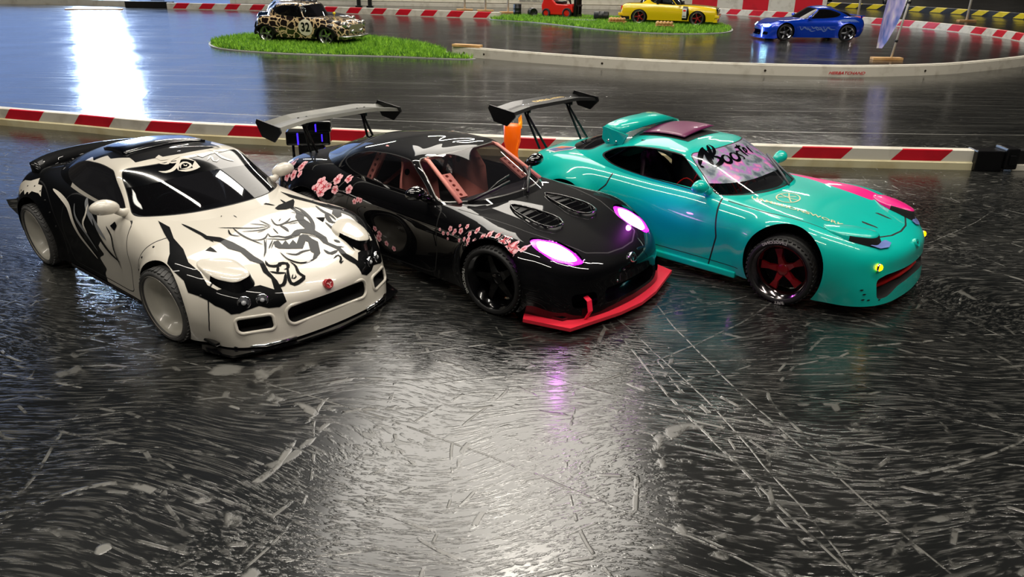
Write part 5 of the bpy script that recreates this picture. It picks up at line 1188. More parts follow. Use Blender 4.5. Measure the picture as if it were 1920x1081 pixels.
    V2, F2 = text_shape('HEART', .075, bold=.002); mb.add([(-2.31+y*.9, .22+x, 1.300) for x, y, _ in V2], F2, 0)
    mb.V = [(x, y, z) for x, y, z in mb.V]; mb.build('lettering', M_gold, wn, sc=.1, recalc=False)
    dots(wn, 'screw_head', [(-2.28, y, 1.284) for y in (-.45, -.35, .35, .45)], .013, M_chr)
    # carbon box behind the bumper at the rear left corner
    MB().box((-2.02, -.72, .52), (-1.86, -.52, .72), 0, .03).build('tail_lamp', M_taill, car, sc=.1)
    return car
M_mag = mat('magenta_vinyl', '#f01286', .35, coat=.6); M_logo = mat('cream_lettering', '#cfcda6', .4); M_white = mat('sticker_white', '#e6e6e2', .4); M_gold = mat('gold_lettering', '#e0bb54', .4)
M_stick = mat('sticker_print', '#c46a3a', .4); wear(M_stick, 60, '#2c4f8a', .45, .55)
M_banner = mat('galaxy_banner', '#8f96a6', .25, coat=.6, alpha=.93); n_, l_, b_ = nodes(M_banner)
tcb = n_.new('ShaderNodeTexCoord'); nb1 = n_.new('ShaderNodeTexNoise'); nb1.inputs['Scale'].default_value = 75; nb1.inputs['Detail'].default_value = 3; l_.new(tcb.outputs['Object'], nb1.inputs['Vector'])
crb = n_.new('ShaderNodeValToRGB'); crb.color_ramp.elements[0].color = (*lin('#5d6a78'), 1); crb.color_ramp.elements[0].position = .38; e = crb.color_ramp.elements.new(.5); e.color = (*lin('#9aa3ad'), 1); e = crb.color_ramp.elements.new(.57); e.color = (*lin('#b07bc4'), 1)
crb.color_ramp.elements[-1].color = (*lin('#f08cc0'), 1); crb.color_ramp.elements[-1].position = .66; l_.new(nb1.outputs['Fac'], crb.inputs['Fac']); l_.new(crb.outputs['Color'], b_.inputs['Base Color'])
M_red2 = mat('bright_red_plastic', '#e2201c', .4); M_bluel = mat('bluish_lens', '#7f93d8', .08, coat=1); M_amber = mat('amber_lamp', '#ffb300', .3, emit='#ffb000', es=5); M_plum = mat('plum_vinyl', '#6a0f4c', .4, coat=.3)
M_plumseat = wear(mat('plum_suit', '#2a1420', .7), 120, '#8a2b6a', .58, .64); M_rimchr = mat('smoked_chrome', '#8d8588', .12, 1); M_redspoke = mat('red_spoke', '#8c0c16', .3, coat=.5); M_carbon = mat('carbon_black', '#1c1c1c', .32, coat=.4); M_taill = mat('black_tail_lamp', '#15161a', .15, coat=1)
place(car_teal(), .21016, .80023, -.72642)

M_leaf = mat('leaf_green', '#2f9a2a', .5)
# ------------------------------------------------------------------ cars and props on the grass islands and in the back
def map_cab(xwb, xwt, xrt, xrb, zb, zr, wb, wt, base=NET_CAB):
    out = []; rows = len(base[0])
    for c in base:
        col = []
        for r, (x, y, z) in enumerate(c):
            x0, x1 = base[0][r][0], base[-1][r][0]; t = (x-x0)/(x1-x0); v = (base[-1][r][2]-.765)/(1.172-.765)
            n0 = xrb+(xrt-xrb)*v; n1 = xwb+(xwt-xwb)*v; wy = (wb+(wt-wb)*v)/(.74+(.55-.74)*v)
            zz = (z-.765)/(1.205-.765); col.append((n0+(n1-n0)*t, y*wy, zb+(zr-zb)*max(zz, 0) if r else zb-.03))
        out.append(col)
    return out
def box_net(F, Rr, secs, wf=.9, cf=.16, bulge=.03):
    """boxy body. secs: (x, wlow, wmid, zsh, wsh, ztop) from rear to front; F/Rr: front and rear x of the bumpers"""
    def rows(x, wl, wm, zs, ws, zt, zb=.2): return [(x, wl, zb), (x, wl+.02, zb+.13), (x, wm, zb+(zs-zb)*.45), (x, wm, zb+(zs-zb)*.72), (x, ws, zs), (x, ws*.6, zs+(zt-zs)*.7), (x, 0, zt)]
    net = []
    def cap(sec, X, sg):
        x, wl, wm, zs, ws, zt = sec; base = rows(*sec); cols = []
        for ys, dx, kk in ((.97, cf*.55, .25), (.80, cf*.10, .5), (.42, .02, .75), (0, 0, 1)):
            col = []
            for r, (bx, y, z) in enumerate(base):
                if r < 4: col.append((X-sg*dx+sg*bulge*(1 if r in (1, 2) else 0), y*ys, z))
                elif r == 4: col.append((X-sg*(dx+.05), y*ys, z-.02))
                elif r == 5: col.append((X-sg*(dx+.16), y*ys*.9, z))
                else: col.append((x+(X-sg*.32-x)*kk, 0, z))
            cols.append(col)
        return cols
    net = cap(secs[0], Rr, -1)[::-1]+[rows(*s) for s in secs]+cap(secs[-1], F, 1)
    return net
def small_car(label, group, body, cabin, paint, win, wb2, arch_r, wheelset, roofcut=None, edge=None, decals=None):
    car = tag(empty('toy_car_model'), label, 'toy car', group)
    b = Surf.net(body, 6, 9); g = Surf.net(cabin, 7, 9)
    for x0 in wb2: b.cut(lambda V: arch(V, x0, arch_r, wheelset['r']), side, drop='in')
    b.cut(lambda V: poly_sd(rounded([(cabin[0][1][0]+.25, 0), (cabin[2][0][0]+.15, .4), (cabin[4][0][0], .5), (cabin[8][0][0]-.1, .5), (cabin[10][0][0]-.1, 0), (cabin[8][0][0]-.1, -.5), (cabin[4][0][0], -.5), (cabin[2][0][0]+.15, -.4)], 3, .2), XY(V)), lambda V: V[:, 2] > .72, drop='in')
    if edge:
        for w, mi in edge: b.cut(w, mi=mi)
    parts = split_glass(g, car, None, 1, (.08, .10, .10)); b.join(g)
    if decals: decals(b)
    b.build('body_shell', paint, car)
    for nm, p, k in parts: p.build(nm, win, car)
    m = MB()
    for x0 in wb2:
        for sg in (-1, 1):
            P = [(x0+math.cos(a)*arch_r*1.02, wheelset['r']+math.sin(a)*arch_r*1.02) for a in np.linspace(-.3, PI+.3, 15)]; V = [(x, sg*wheelset['y']*1.0, z) for x, z in P]+[(x, sg*.38, z) for x, z in P]; n = len(P)
            m.add(V, [[i, i+1, n+i+1, n+i] for i in range(n-1)]+[list(range(n, 2*n))], 0, True)
    m.box((wb2[1]-.3, -.5, .15), (wb2[0]+.3, .5, .25)).box((wb2[1]+.4, -.5, .2), (wb2[0]-.5, .5, .5)); m.build('chassis', M_dark, car, sc=.1, recalc=False)
    k = wheelset['r']/.31; pos = [(x0, sg*wheelset['y'], wheelset.get('steer', 0) if x0 > 0 else 0, 0) for x0 in wb2 for sg in (-1, 1)]
    ws = wheel_parts(car, wheelset['style'], dict(mats=wheelset['mats'], tyre=M_tyre, pos=pos))
    for w in ws: w.scale = (k, k*wheelset.get('w', 1), k); w.location.z = wheelset['r']*.1
    return car
# -- mini hatchbacks
MINI = box_net(1.62, -1.42, [(-1.25, .66, .70, .86, .66, .90), (-1.0, .68, .74, .88, .66, .91), (-.5, .67, .71, .88, .65, .90), (0, .67, .70, .87, .64, .89), (.5, .67, .70, .86, .64, .90), (1.0, .68, .73, .84, .62, .89), (1.32, .66, .69, .78, .56, .85)], cf=.22)
MCAB = map_cab(.62, .32, -1.02, -1.30, .84, 1.38, .66, .56)
M_leo = mat('leopard_print', '#d9b98c', .25, coat=1); n_, l_, b_ = nodes(M_leo)
tcl = n_.new('ShaderNodeTexCoord'); nzl = n_.new('ShaderNodeTexNoise'); nzl.inputs['Scale'].default_value = 60; vml = n_.new('ShaderNodeVectorMath'); vml.operation = 'SCALE'; vml.inputs['Scale'].default_value = .016
adl = n_.new('ShaderNodeVectorMath'); l_.new(tcl.outputs['Object'], nzl.inputs['Vector']); l_.new(nzl.outputs['Color'], vml.inputs[0]); l_.new(vml.outputs[0], adl.inputs[0]); l_.new(tcl.outputs['Object'], adl.inputs[1])
vol = n_.new('ShaderNodeTexVoronoi'); vol.feature = 'DISTANCE_TO_EDGE'; vol.inputs['Scale'].default_value = 52; l_.new(adl.outputs[0], vol.inputs['Vector'])
crl = n_.new('ShaderNodeValToRGB'); crl.color_ramp.interpolation = 'CONSTANT'; crl.color_ramp.elements[0].color = (*lin('#d8bb90'), 1); crl.color_ramp.elements[1].position = .075; crl.color_ramp.elements[1].color = (*lin('#1f1614'), 1)
l_.new(vol.outputs['Distance'], crl.inputs['Fac']); l_.new(crl.outputs['Color'], b_.inputs['Base Color'])
M_navy = mat('navy_paint', '#10223a', .2, coat=1); M_silver = mat('silver_trim', '#c8c8c4', .25, .9); M_num = mat('number_disc', '#e4dcc4', .4); M_chrw = mat('chrome_wheel', '#bdbdb8', .2, .9)
GLS = glass('model_glass', '#9aa3ad', .35)
def mini(label, paint, number):
    def dec(b):
        if not number: return
        D = Decal(b.bvh(), (0, 0, 0), (1, 0, 0), (0, 0, 1), (0, 1, 0), .006)
        V, F = D.fill([(.36+.24*math.cos(t), .56+.27*math.sin(t)) for t in np.linspace(0, 2*PI, 29)[:-1]], .1); b.addmesh(V, F, 2)
        D.off = .013; V, F = decal_text(D, '32', .36, .56, .40, 0, .78, bold=.012); b.addmesh(V, F, 3)
    car = small_car(label, 'model cars parked on the grass islands', MINI, MCAB, [paint, M_dark, M_num, M_blk], [GLS, M_dark], (1.02, -1.02), .33, dict(r=.255, y=.60, style='five', mats=[M_chrw, M_chrw, M_dark]), decals=dec)
    mb = MB()
    for x, sg in ((1.70, 1), (-1.50, -1)): mb.tube([(x-sg*.22, -.70, .30), (x-sg*.02, -.60, .29), (x+sg*.04, 0, .29), (x-sg*.02, .60, .29), (x-sg*.22, .70, .30)], .035, 8)
    mb.build('bumper', M_silver, car, sc=.1)
    gr = MB().prism([(-.34, .42), (-.40, .60), (-.28, .68), (.28, .68), (.40, .60), (.34, .42)], 1.60, 1.665, 'yz'); gr.build('grille', M_silver, car, sc=.1)
    for sg in (-1, 1):
        MB().lathe([(.095, -.04), (.10, .03), (.08, .045), (.05, .05), (.0001, .055)], 'x', 20, 0, (1.58, sg*.53, .68)).build('headlight', M_silver, car, sc=.1)
        MB().lathe([(.06, 0), (.065, .04), (.04, .055), (.0001, .055)], 'x', 16, 0, (1.66, sg*.25, .46)).build('spot_lamp', M_silver, car, sc=.1)
        MB().prism([(1.32, .26), (1.42, .35), (1.32, .52), (1.12, .62), (.92, .62), (.72, .52), (.66, .35), (.68, .26), (.72, .36), (.80, .50), (.94, .57), (1.10, .57), (1.24, .50), (1.32, .36)], sg*.70, sg*.79, 'xz').prism([(-.72, .26), (-.62, .35), (-.72, .52), (-.92, .62), (-1.12, .62), (-1.32, .52), (-1.38, .35), (-1.36, .26), (-1.32, .36), (-1.24, .50), (-1.10, .57), (-.94, .57), (-.80, .50), (-.72, .36)], sg*.70, sg*.79, 'xz').build('wheel_flare', M_blk, car, sc=.1)
    if number:
        MB().tube([(.9, .05, .90), (.9, .05, .97)], .012, 6).add(*ball((.9, .05, 1.0), .05), 0, True).build('hood_ornament', M_yel, car, sc=.1)
        rk = MB()
        for y in (-.35, -.12, .12, .35): rk.tube([(-.95, y, 1.44), (.15, y, 1.45)], .014, 6)
        for x in (-.9, -.1, .1): rk.tube([(x, -.42, 1.36), (x, -.40, 1.45), (x, .40, 1.45), (x, .42, 1.36)], .014, 6)
        rk.build('roof_rack', M_blk, car, sc=.1)
    else: MB().tube([(-.8, .35, 1.36), (-.85, .35, 1.75)], .01, 6).build('antenna', M_blk, car, sc=.1)
    return car
def park(car, wf, wr, half, s, dz=0, sz=1):
    """put the car so that its near wheels stand at the floor points wf (front) and wr (rear)"""
    a = math.atan2(wf[1]-wr[1], wf[0]-wr[0]); m = Vector(((wf[0]+wr[0])/2, (wf[1]+wr[1])/2, dz)); car.rotation_euler = (0, 0, a); car.scale = (s, s, s*sz)
    for w in car.children:
        if w.name.startswith('wheel') and not w.name.startswith('wheel_'): w.scale.z /= sz; w.location.z /= sz
    car.location = m+Vector((-math.sin(a), math.cos(a), 0))*half*s
GZ = .006
park(mini('small classic hatchback in leopard print with number 32 on a pale disc', M_leo, True), (-.648, 2.79), (-.885, 2.87), .060, 1.18, GZ, .85)
park(mini('small dark blue classic hatchback half hidden behind the leopard print one', M_navy, False), (-.727, 3.025), (-.962, 3.11), .060, 1.16, GZ, .85)
# -- yellow sedan
M_yp = mat('yellow_paint', '#f2cf12', .25, coat=1)
SED = box_net(2.12, -2.12, [(-1.85, .74, .79, .88, .70, .93), (-1.28, .76, .82, .90, .72, .95), (-.7, .75, .80, .90, .72, .93), (0, .75, .80, .89, .72, .91), (.6, .75, .80, .88, .71, .90), (1.28, .76, .82, .85, .70, .90), (1.85, .74, .78, .80, .66, .86)], cf=.14)
SCAB = map_cab(.72, .15, -.98, -1.45, .86, 1.36, .71, .57)
def sed_dec(b):
    D = Decal(b.bvh(), (0, 0, 0), (1, 0, 0), (0, 0, 1), (0, 1, 0), .006)
    V, F = D.fill([(.62, .24), (.62, .86), (.86, .84), (.92, .50), (.86, .24)], .1); b.addmesh(V, F, 2)
    D.off = .012; V, F = D.fill([(.62, .34), (.62, .76), (.80, .76), (.80, .34)], .1); b.addmesh(V, F, 3)
    D.off = .018; V, F = D.fill([(.65, .63), (.65, .70), (.77, .70), (.77, .63)], .1); b.addmesh(V, F, 4); V, F = D.fill([(.65, .40), (.65, .43), (.77, .43), (.77, .40)], .1); b.addmesh(V, F, 2)
sed = small_car('yellow toy sedan with red star wheels and a black door stripe', 'model cars parked on the grass islands', SED, SCAB, [M_yp, M_dark, M_blk, M_white, M_red2], [GLS, M_dark], (1.285, -1.285), .37,
    dict(r=.31, y=.70, style='star', mats=[M_chrw, M_redspoke, M_dark], steer=R(-6)), decals=sed_dec,
    edge=[(lambda V: np.maximum(V[:, 2]-.34, V[:, 0]+1.72), 1), (lambda V: np.maximum(np.abs(V[:, 2]-.50)-.006, np.maximum(V[:, 0]-.6, -1-V[:, 0])), 1), (lambda V: np.maximum(np.abs(V[:, 0]+.28)-.007, -V[:, 2]*0-1+(V[:, 2] < .25)*2), 1)])
mb = MB().prism([(-.66, .52), (-.66, .76), (.66, .76), (.66, .52)], 2.06, 2.135, 'yz'); fr = mb.build('front_grille', M_blk, sed, sc=.1)
for sg in (-1, 1):
    for y in (.52, .33): MB().lathe([(.085, 0), (.09, .03), (.06, .035), (.0001, .03)], 'x', 18, 0, (2.13, sg*y, .65)).build('headlight', M_silver, fr, sc=.1)
MB().box((2.02, -.78, .36), (2.22, .78, .50), 0, .03).box((1.98, -.74, .16), (2.16, .74, .34), 0, .03).build('front_bumper', M_yp, sed, sc=.1)
MB().box((-2.24, -.78, .36), (-2.02, .78, .50), 0, .03).box((-2.18, -.7, .16), (-1.98, .7, .35), 0, .03).build('rear_bumper', [M_yp, M_blk], sed, sc=.1)
for y in (-.74, .35): MB().box((-2.13, y, .62), (-2.08, y+.39, .80), 0, .01).build('tail_lamp', M_red2, sed, sc=.1)
for y in (-.70, .55): MB().box((-.56, y, .9), (-.44, y+.15, 1.30), 0, .02).build('door_pillar', M_blk, sed, sc=.1)
for sg in (-1, 1): MB().box((.44, sg*.85-.06, .92), (.52, sg*.85+.06, 1.02), 0, .02).box((.46, sg*.74-.05, .93), (.50, sg*.74+.05, .96)).build('side_mirror', M_blk, sed, sc=.1)
park(sed, (.885, 3.965), (.605, 4.05), .070, 1.10, GZ, .94)
# -- blue coupe driving left
M_blue = mat('blue_metal_paint', '#0b3fc4', .25, .35, coat=1); M_flame = mat('pale_flame_print', '#5f78b8', .35, coat=.8)
def blue():
    car = tag(empty('toy_car_model'), 'blue toy coupe with pale flame print and a glowing front lamp on the track', 'toy car')
    nb = [[(x*1.0, y, z*1.03+(.05 if x > 1.3 and z > .3 else 0)) for x, y, z in c] for c in NET_BODY]
    b = Surf.net(nb, 7, 10); g = Surf.net(map_cab(.80, -.02, -.85, -1.85, .78, 1.30, .74, .56), 7, 10); flare(b.V, FX, .04); flare(b.V, RX, .05)
    b.cut(lambda V: arch(V, FX, .36), side, drop='in'); b.cut(lambda V: arch(V, RX, .36), side, drop='in')
    front_ducts(b, [(0, .28, .42, .10, .06), (-.66, .26, .10, .06, .03), (.66, .26, .10, .06, .03)]); b.cut(lambda V: poly_sd(CABHOLE, XY(V)), lambda V: V[:, 2] > .72, drop='in')
    parts = split_glass(g, car, None, 1, (.05, .05, .07)); bv = b.bvh(); b.join(g)
    for sg in (1, -1):
        D = Decal(bv, (0, 0, 0), (1, 0, 0), (0, 0, 1), (0, -sg, 0), .004)
        for k in range(9):
            x = .70-.16*k; V, F = D.stroke([(x, .56-.02*(k % 3)), (x-.10, .42+.05*(k % 2)), (x-.22, .52-.08*(k % 3)), (x-.36, .40+.04*(k % 2))], .045); b.addmesh(V, F, 2)
        for k in range(4): V, F = D.stroke([(-.80-.1*k, .72), (-.95-.12*k, .78), (-1.2-.1*k, .80), (-1.4-.1*k, .72)], .05); b.addmesh(V, F, 2)
    b.build('body_shell', [M_blue, M_gap, M_flame], car)
    for nm, p, k in parts: p.build(nm, glass('blue_car_glass', '#3b3034', .5) if nm != 'windshield' else glass('blue_car_screen', '#a5583a', .35), car)
    for x0 in (FX, RX): liner(car, x0, .365)
    tub(car); mirrors(car, M_blue); splitter(car, SPL_BLK, .07, .10, M_blue, .02); dash(car, M_dark); seat(car, -.3, .33, M_darkseat); seat(car, -.3, -.33, M_darkseat)
    for sg in (-1, 1):
        q = [bv.ray_cast(Vector((4, sg*y, z)), Vector((-1, 0, 0)))[0] for y, z in ((.74, .50), (.76, .58), (.62, .60), (.44, .56), (.46, .50), (.60, .48))]
        MB().add([(p.x+.012, p.y+sg*.008, p.z+.012) for p in q], [[0, 1, 2, 3, 4, 5]], 0).build('headlight', M_cyan, car, sc=.1, recalc=False)
    wheel_parts(car, 'five', dict(mats=[M_chr, M_chr, M_dark], tyre=M_tyre, pos=[(FX, -.80, R(6), 0), (FX, .80, R(6), 0), (RX, -.84, 0, 0), (RX, .84, 0, 0)]))
    mb = MB(); mb.box((-2.02, -.60, .93), (-1.86, .60, .96), 0, .01)
    for sg in (-1, 1): mb.box((-1.96, sg*.5-.02, .84), (-1.90, sg*.5+.02, .94))
    mb.build('rear_wing', M_blue, car, sc=.1)
    return car
M_cyan = mat('cyan_white_lamp', '#ffffff', .2, emit='#a8f0ff', es=14)
car = blue(); car.scale = (1.03,)*3; car.rotation_euler = (0, 0, R(183)); car.location = (1.225, 3.415, 0)
# -- red forklift
M_fr = mat('forklift_red', '#e3231b', .3, coat=.8)
fk = tag(empty('toy_forklift', (.245, 4.43, GZ), R(-27)), 'red toy forklift with a black mast standing on the green mat', 'toy forklift')
mb = MB().prism([(-.098, .022), (-.104, .06), (-.092, .088), (-.074, .106), (-.052, .108), (-.036, .088), (-.016, .070), (.050, .068), (.072, .074), (.078, .060), (.080, .028), (.040, .014), (-.055, .014)], -.042, .042, 'xz')
bm_ = mb.build('body', M_fr, fk); md_ = bm_.modifiers.new('bevel', 'BEVEL'); md_.width = .006; md_.segments = 3
MB().box((-.035, -.030, .070), (.020, .030, .084), 0, .005).box((-.045, -.028, .080), (-.033, .028, .125), 0, .005).build('seat', M_blk, fk)
mb = MB()
for y in (-.036, .036): mb.tube([(-.085, y, .10), (-.055, y, .185), (.045, y, .185), (.068, y, .07)], .004, 8)
for x in (-.04, -.01, .02): mb.tube([(x, -.036, .185), (x, .036, .185)], .003, 6)
mb.build('overhead_guard', M_blk, fk)
mb = MB().box((.086, -.038, .008), (.100, -.026, .20), 0, .001).box((.086, .026, .008), (.100, .038, .20), 0, .001).box((.088, -.026, .10), (.098, .026, .108)).box((.088, -.026, .19), (.098, .026, .198)).box((.100, -.032, .012), (.106, .032, .020)).box((.100, -.032, .06), (.106, .032, .068)).tube([(.094, 0, .01), (.094, 0, .17)], .006)
mast = mb.build('mast', M_blk, fk)
for sg in (-1, 1): MB().box((.104, sg*.020-.004, .004), (.175, sg*.020+.004, .008), 0, .001).box((.102, sg*.020-.004, .004), (.107, sg*.020+.004, .06)).build('fork', M_blk, mast)
MB().tube([(.052, .0, .07), (.034, 0, .10)], .003).lathe([(.016, 0), (.018, .002), (.016, .004)], 'x', 18, 0, (.030, 0, .102)).build('steering_wheel', M_blk, fk)
for x, r, y in ((.052, .026, .044), (-.070, .023, .042)):
    for sg in (-1, 1):
        w = MB().lathe([(r*.62, -.009), (r*.66, .009), (r*.3, .006), (.0001, .007)], 'y', 24, 0).build('wheel', M_fr, fk); w.location = (x, sg*y, r); w.rotation_euler = (0, 0, 0 if sg > 0 else PI)
        MB().lathe([(r*.64, -.010), (r*.95, -.011), (r, -.007), (r, .007), (r*.95, .011), (r*.64, .010)], 'y', 28, 0, closed=True).build('tire', M_tyre, w)
# -- barrels, pallets, posts
def barrel(x, y, label, rot=(0, 0, 0), z=GZ, r=.022, h=.062):
    t = MB().lathe([(.0001, 0), (r*.96, 0), (r, .002), (r, h*.32), (r*1.05, h*.34), (r, h*.36), (r, h*.64), (r*1.05, h*.66), (r, h*.68), (r, h-.002), (r*.96, h), (r*.92, h-.002), (.0001, h-.002)], 'z', 28).lathe([(.004, h-.002), (.004, h+.001), (.0001, h+.001)], 'z', 10, 0, (r*.5, 0, 0)).build('barrel', M_barrel, loc=(x, y, z), rot=rot)
    tag(t, label, 'barrel', 'black toy barrels by the forklift'); return t
M_barrel = mat('barrel_black', '#1a1d20', .4)
barrel(.005, 4.50, 'upright black toy barrel at the left end of the green mat'); barrel(.082, 4.51, 'black toy barrel lying with its round lid facing the front', (R(90), 0, R(12)), GZ+.022); barrel(.405, 4.25, 'black toy barrel lying on its side right of the forklift mast', (R(90), 0, R(78)), GZ+.023, h=.075)
def pallet(x, y, rz, label, L, crate=True):
    t = tag(empty('pallet', (x, y, GZ), rz), label, 'pallet', 'toy wooden pallets by the yellow sedan')
    mb = MB()
    for k in range(5): mb.box((-L/2, -.026+.0115*k, .011), (L/2, -.018+.0115*k, .0135))
    for k in (-1, 0, 1): mb.box((k*L*.45-.004, -.026, .0025), (k*L*.45+.004, .028, .011))
    for k in (-1, 0, 1): mb.box((-L/2, k*.024-.003, 0), (L/2, k*.024+.005, .0025))
    mb.build('boards', M_wood, t)
    if crate:
        cr = MB(); n = int(L/.017)
        for k in range(n): cr.add(*ball((-L/2+.008+.016*k, .0, .022), .0085), 0, True)
        for k in range(n): cr.add(*ball((-L/2+.008+.016*k, .016, .022), .0085), 0, True); cr.add(*ball((-L/2+.008+.016*k, -.016, .022), .0085), 0, True)
        o = cr.build('wooden_beads', M_wood, t); o['kind'] = 'stuff'
    return t
pallet(.50, 4.02, R(-20), 'toy wooden pallet left behind the yellow sedan', .085); pallet(.695, 3.80, R(-14), 'toy wooden pallet in front of the yellow sedan', .085)
t = MB().box((-.07, -.05, 0), (.07, .05, .004), 0, .001).build('road_plate', wear(mat('grey_plate', '#9da09a', .6), 20, '#7f837c'), loc=(.34, 4.20, .008), rot=(0, 0, R(-30))); tag(t, 'flat grey plate on the green mat under the forklift wheels', 'plate')
def post(x, y, h, label, base=True, r=.006, lean=0, z0=0):
    t = tag(empty('marker_post', (x, y, z0)), label, 'post', 'thin white posts round the track')
    MB().tube([(0, 0, .004), (lean, 0, h)], r, 8).build('pole', M_cream, t)
    if base: MB().box((-.05, -.018, 0), (.05, .018, .008), 0, .001).build('wooden_foot', M_wood, t)
    return t
post(-.32, 5.06, .5, 'thin white post in front of the cream board wall, left of three'); post(-.19, 5.0, .5, 'thin white post in front of the cream board wall, middle of three'); post(-.05, 4.85, .5, 'thin white post in front of the cream board wall, right of three')
post(1.93, 4.62, .5, 'thin white post beyond the blue coupe near the striped board', r=.007); post(2.62, 4.75, .5, 'thin white post standing in the far right corner', r=.007)
for k, x in enumerate((-1.0, -.93)):
    t = MB().box((-.012, -.012, 0), (.012, .012, .35), 0, .002).box((-.02, -.02, 0), (.02, .02, .01)).build('black_stand', M_blk, loc=(x, 5.20, 0)); tag(t, ['left black square stand leg in front of the cream boards', 'right black square stand leg in front of the cream boards'][k], 'stand', 'black stand legs by the cream boards')
# -- banner with its pole clamped on the white rail
bn = tag(empty('banner_flag', (1.249, 2.667, 0)), 'tall violet and white banner on a white pole by the curved white rail', 'banner')
M_flag = mat('banner_print', '#b9c4f0', .5, alpha=.96); n_, l_, b_ = nodes(M_flag); tcf = n_.new('ShaderNodeTexCoord'); mpf = n_.new('ShaderNodeMapping'); mpf.inputs['Scale'].default_value = (1, 1, .3); nzf = n_.new('ShaderNodeTexNoise'); nzf.inputs['Scale'].default_value = 40
crf = n_.new('ShaderNodeValToRGB'); crf.color_ramp.elements[0].color = (*lin('#7086d8'), 1); crf.color_ramp.elements[0].position = .36; e = crf.color_ramp.elements.new(.52); e.color = (*lin('#d6ccff'), 1); crf.color_ramp.elements[-1].color = (*lin('#ffffff'), 1); crf.color_ramp.elements[-1].position = .62
l_.new(tcf.outputs['Object'], mpf.inputs[0]); l_.new(mpf.outputs[0], nzf.inputs['Vector']); l_.new(nzf.outputs['Fac'], crf.inputs['Fac']); l_.new(crf.outputs['Color'], b_.inputs['Base Color'])
MB().tube([(0, 0, .004), (.024, 0, .19), (.055, 0, .42)], [.0035, .0035, .003], 8).build('pole', M_cream, bn)
MB().tube([(.006, 0, .056), (.0075, 0, .064)], .0055, 8).tube([(.0235, 0, .176), (.0245, 0, .184)], .0055, 8).build('clamp', M_blk, bn)
MB().box((-.052, -.014, 0), (.048, .014, .008), 0, .001).build('wooden_foot', M_wood, bn, loc=(-.012, .0, .0))
V = []; rows_ = [(.036, -.054, -.036), (.06, -.054, -.022), (.10, -.054, -.006), (.14, -.052, .006), (.187, -.048, .016), (.25, -.040, .014), (.32, -.028, .024), (.38, -.010, .034)]
for z, x0, x1 in rows_:
    for k in range(5): t_ = k/4; V.append((x0+(x1-x0)*t_, .006*math.sin(t_*PI)*1.5, z+(.006 if k else 0)*0))
for z, x0, x1 in rows_:
    for k in range(5): t_ = k/4; V.append((x0+(x1-x0)*t_, .006*math.sin(t_*PI)*1.5+.0008, z))
n_r = len(rows_); H = n_r*5
mk('flag_cloth', V, [[i*5+k, i*5+k+1, (i+1)*5+k+1, (i+1)*5+k] for i in range(n_r-1) for k in range(4)]+[[H+i*5+k, H+(i+1)*5+k, H+(i+1)*5+k+1, H+i*5+k+1] for i in range(n_r-1) for k in range(4)], M_flag, parent=bn)
t = MB().box((-.048, -.014, 0), (.048, .014, .0075), 0, .001).build('wood_block', M_wood, loc=(-.155, 2.566, .0302), rot=(0, 0, R(-20))); tag(t, 'small pale wooden block on the left end of the white rail', 'wood block')
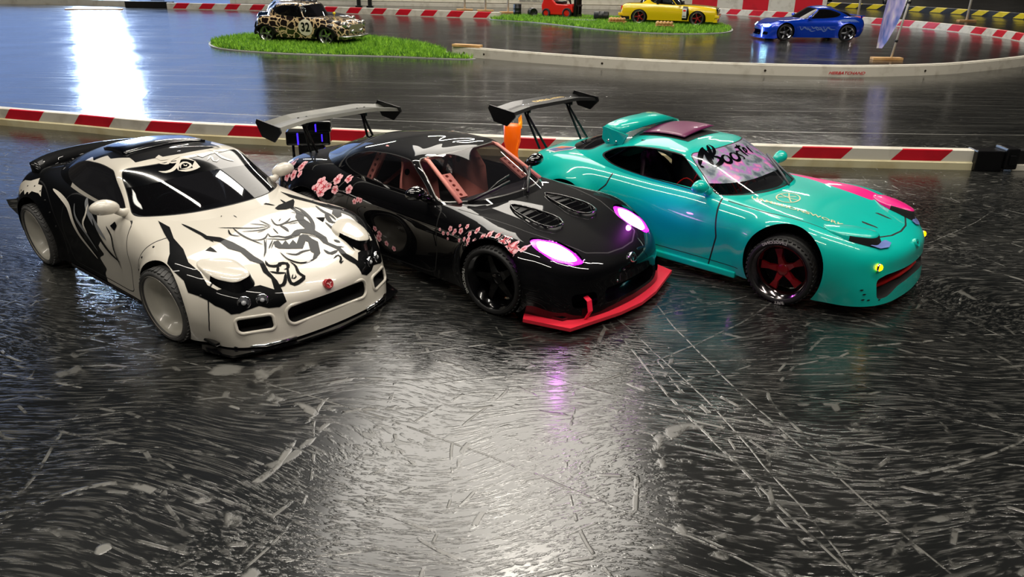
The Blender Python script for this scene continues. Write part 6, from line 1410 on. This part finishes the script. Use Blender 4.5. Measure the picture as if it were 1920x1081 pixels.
# -- orange bottle and black device behind the coupes
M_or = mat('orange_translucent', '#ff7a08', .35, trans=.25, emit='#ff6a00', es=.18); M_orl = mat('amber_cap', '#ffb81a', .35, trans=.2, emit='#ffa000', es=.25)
ob = tag(empty('orange_bottle', (-.003, 1.075, 0)), 'orange translucent bottle standing between the black and teal coupes', 'bottle')
MB().lathe([(.0001, 0), (.0105, 0), (.0115, .004), (.0095, .028), (.0082, .036), (.0095, .044), (.0118, .052), (.0120, .074), (.0105, .0755), (.0001, .0758)], 'z', 32).build('bottle_body', M_or, ob)
mb = MB(); V = []
for k in range(7):
    a = R(-60+20*k)
    for z, r_ in ((.070, .0095), (.078, .0098), (.088-.006*abs(k-4)/2, .0088)): V.append((.004+math.cos(a)*r_, .004+math.sin(a)*r_, z))
mb.add(V, [[3*k+j, 3*k+3+j, 3*k+4+j, 3*k+1+j] for k in range(6) for j in range(2)], 0, True); mb.add([(x*.92+.0003, y*.92+.0003, z) for x, y, z in V], [[3*k+j, 3*k+1+j, 3*k+4+j, 3*k+3+j] for k in range(6) for j in range(2)], 0, True)
mb.build('curled_spout', M_orl, ob, recalc=False)
M_bluegl = mat('painted_blue_glint', '#2a20ff', .3, emit='#3a20ff', es=2.0)
dv = tag(empty('black_device', (-.298, 1.10, 0), R(8)), 'black plastic device with blue glints behind the wing of the black coupe', 'device')
MB().box((-.028, -.012, .038), (.034, .012, .058), 0, .003).box((.002, -.010, .056), (.036, .010, .072), 0, .003).box((-.012, -.010, 0), (.026, .010, .04), 0, .003).tube([(-.020, 0, 0), (-.020, 0, .04)], .002).build('housing', M_gloss, dv)
MB().box((-.012, -.0135, .040), (-.010, -.0115, .056)).box((.014, -.0135, .058), (.0155, -.0095, .068)).box((.022, -.0135, .044), (.0235, -.0115, .054)).build('glint_strip', M_bluegl, dv)  # glowing strips stand in for the blue glints on the housing
# -- green leaves and dim shapes at the top right
for k, (x, y) in enumerate(((2.55, 6.75), (2.95, 6.55))):
    t = tag(empty('potted_plant', (x, y, 0)), ['small green leafy plant behind the yellow and black board, left one', 'small green leafy plant behind the yellow and black board, right one'][k], 'plant', 'small plants behind the far board')
    MB().lathe([(.0001, 0), (.03, 0), (.04, .05), (.0001, .05)], 'z', 16).build('pot', M_blk, t)
    mb = MB(); rnd = random.Random(k)
    for i in range(70):
        a = rnd.random()*6.28; r_ = rnd.random()*.10; z = .05+rnd.random()*.10; d = Vector((math.cos(a), math.sin(a), rnd.random()*.6)); p = Vector((math.cos(a)*r_*.5, math.sin(a)*r_*.5, z)); s = Vector((-d.y, d.x, 0))*.010
        mb.add([p, p+d*.03+s, p+d*.06, p+d*.03-s], [[0, 1, 2, 3]])
    mb.build('foliage', M_leaf, t, recalc=False)
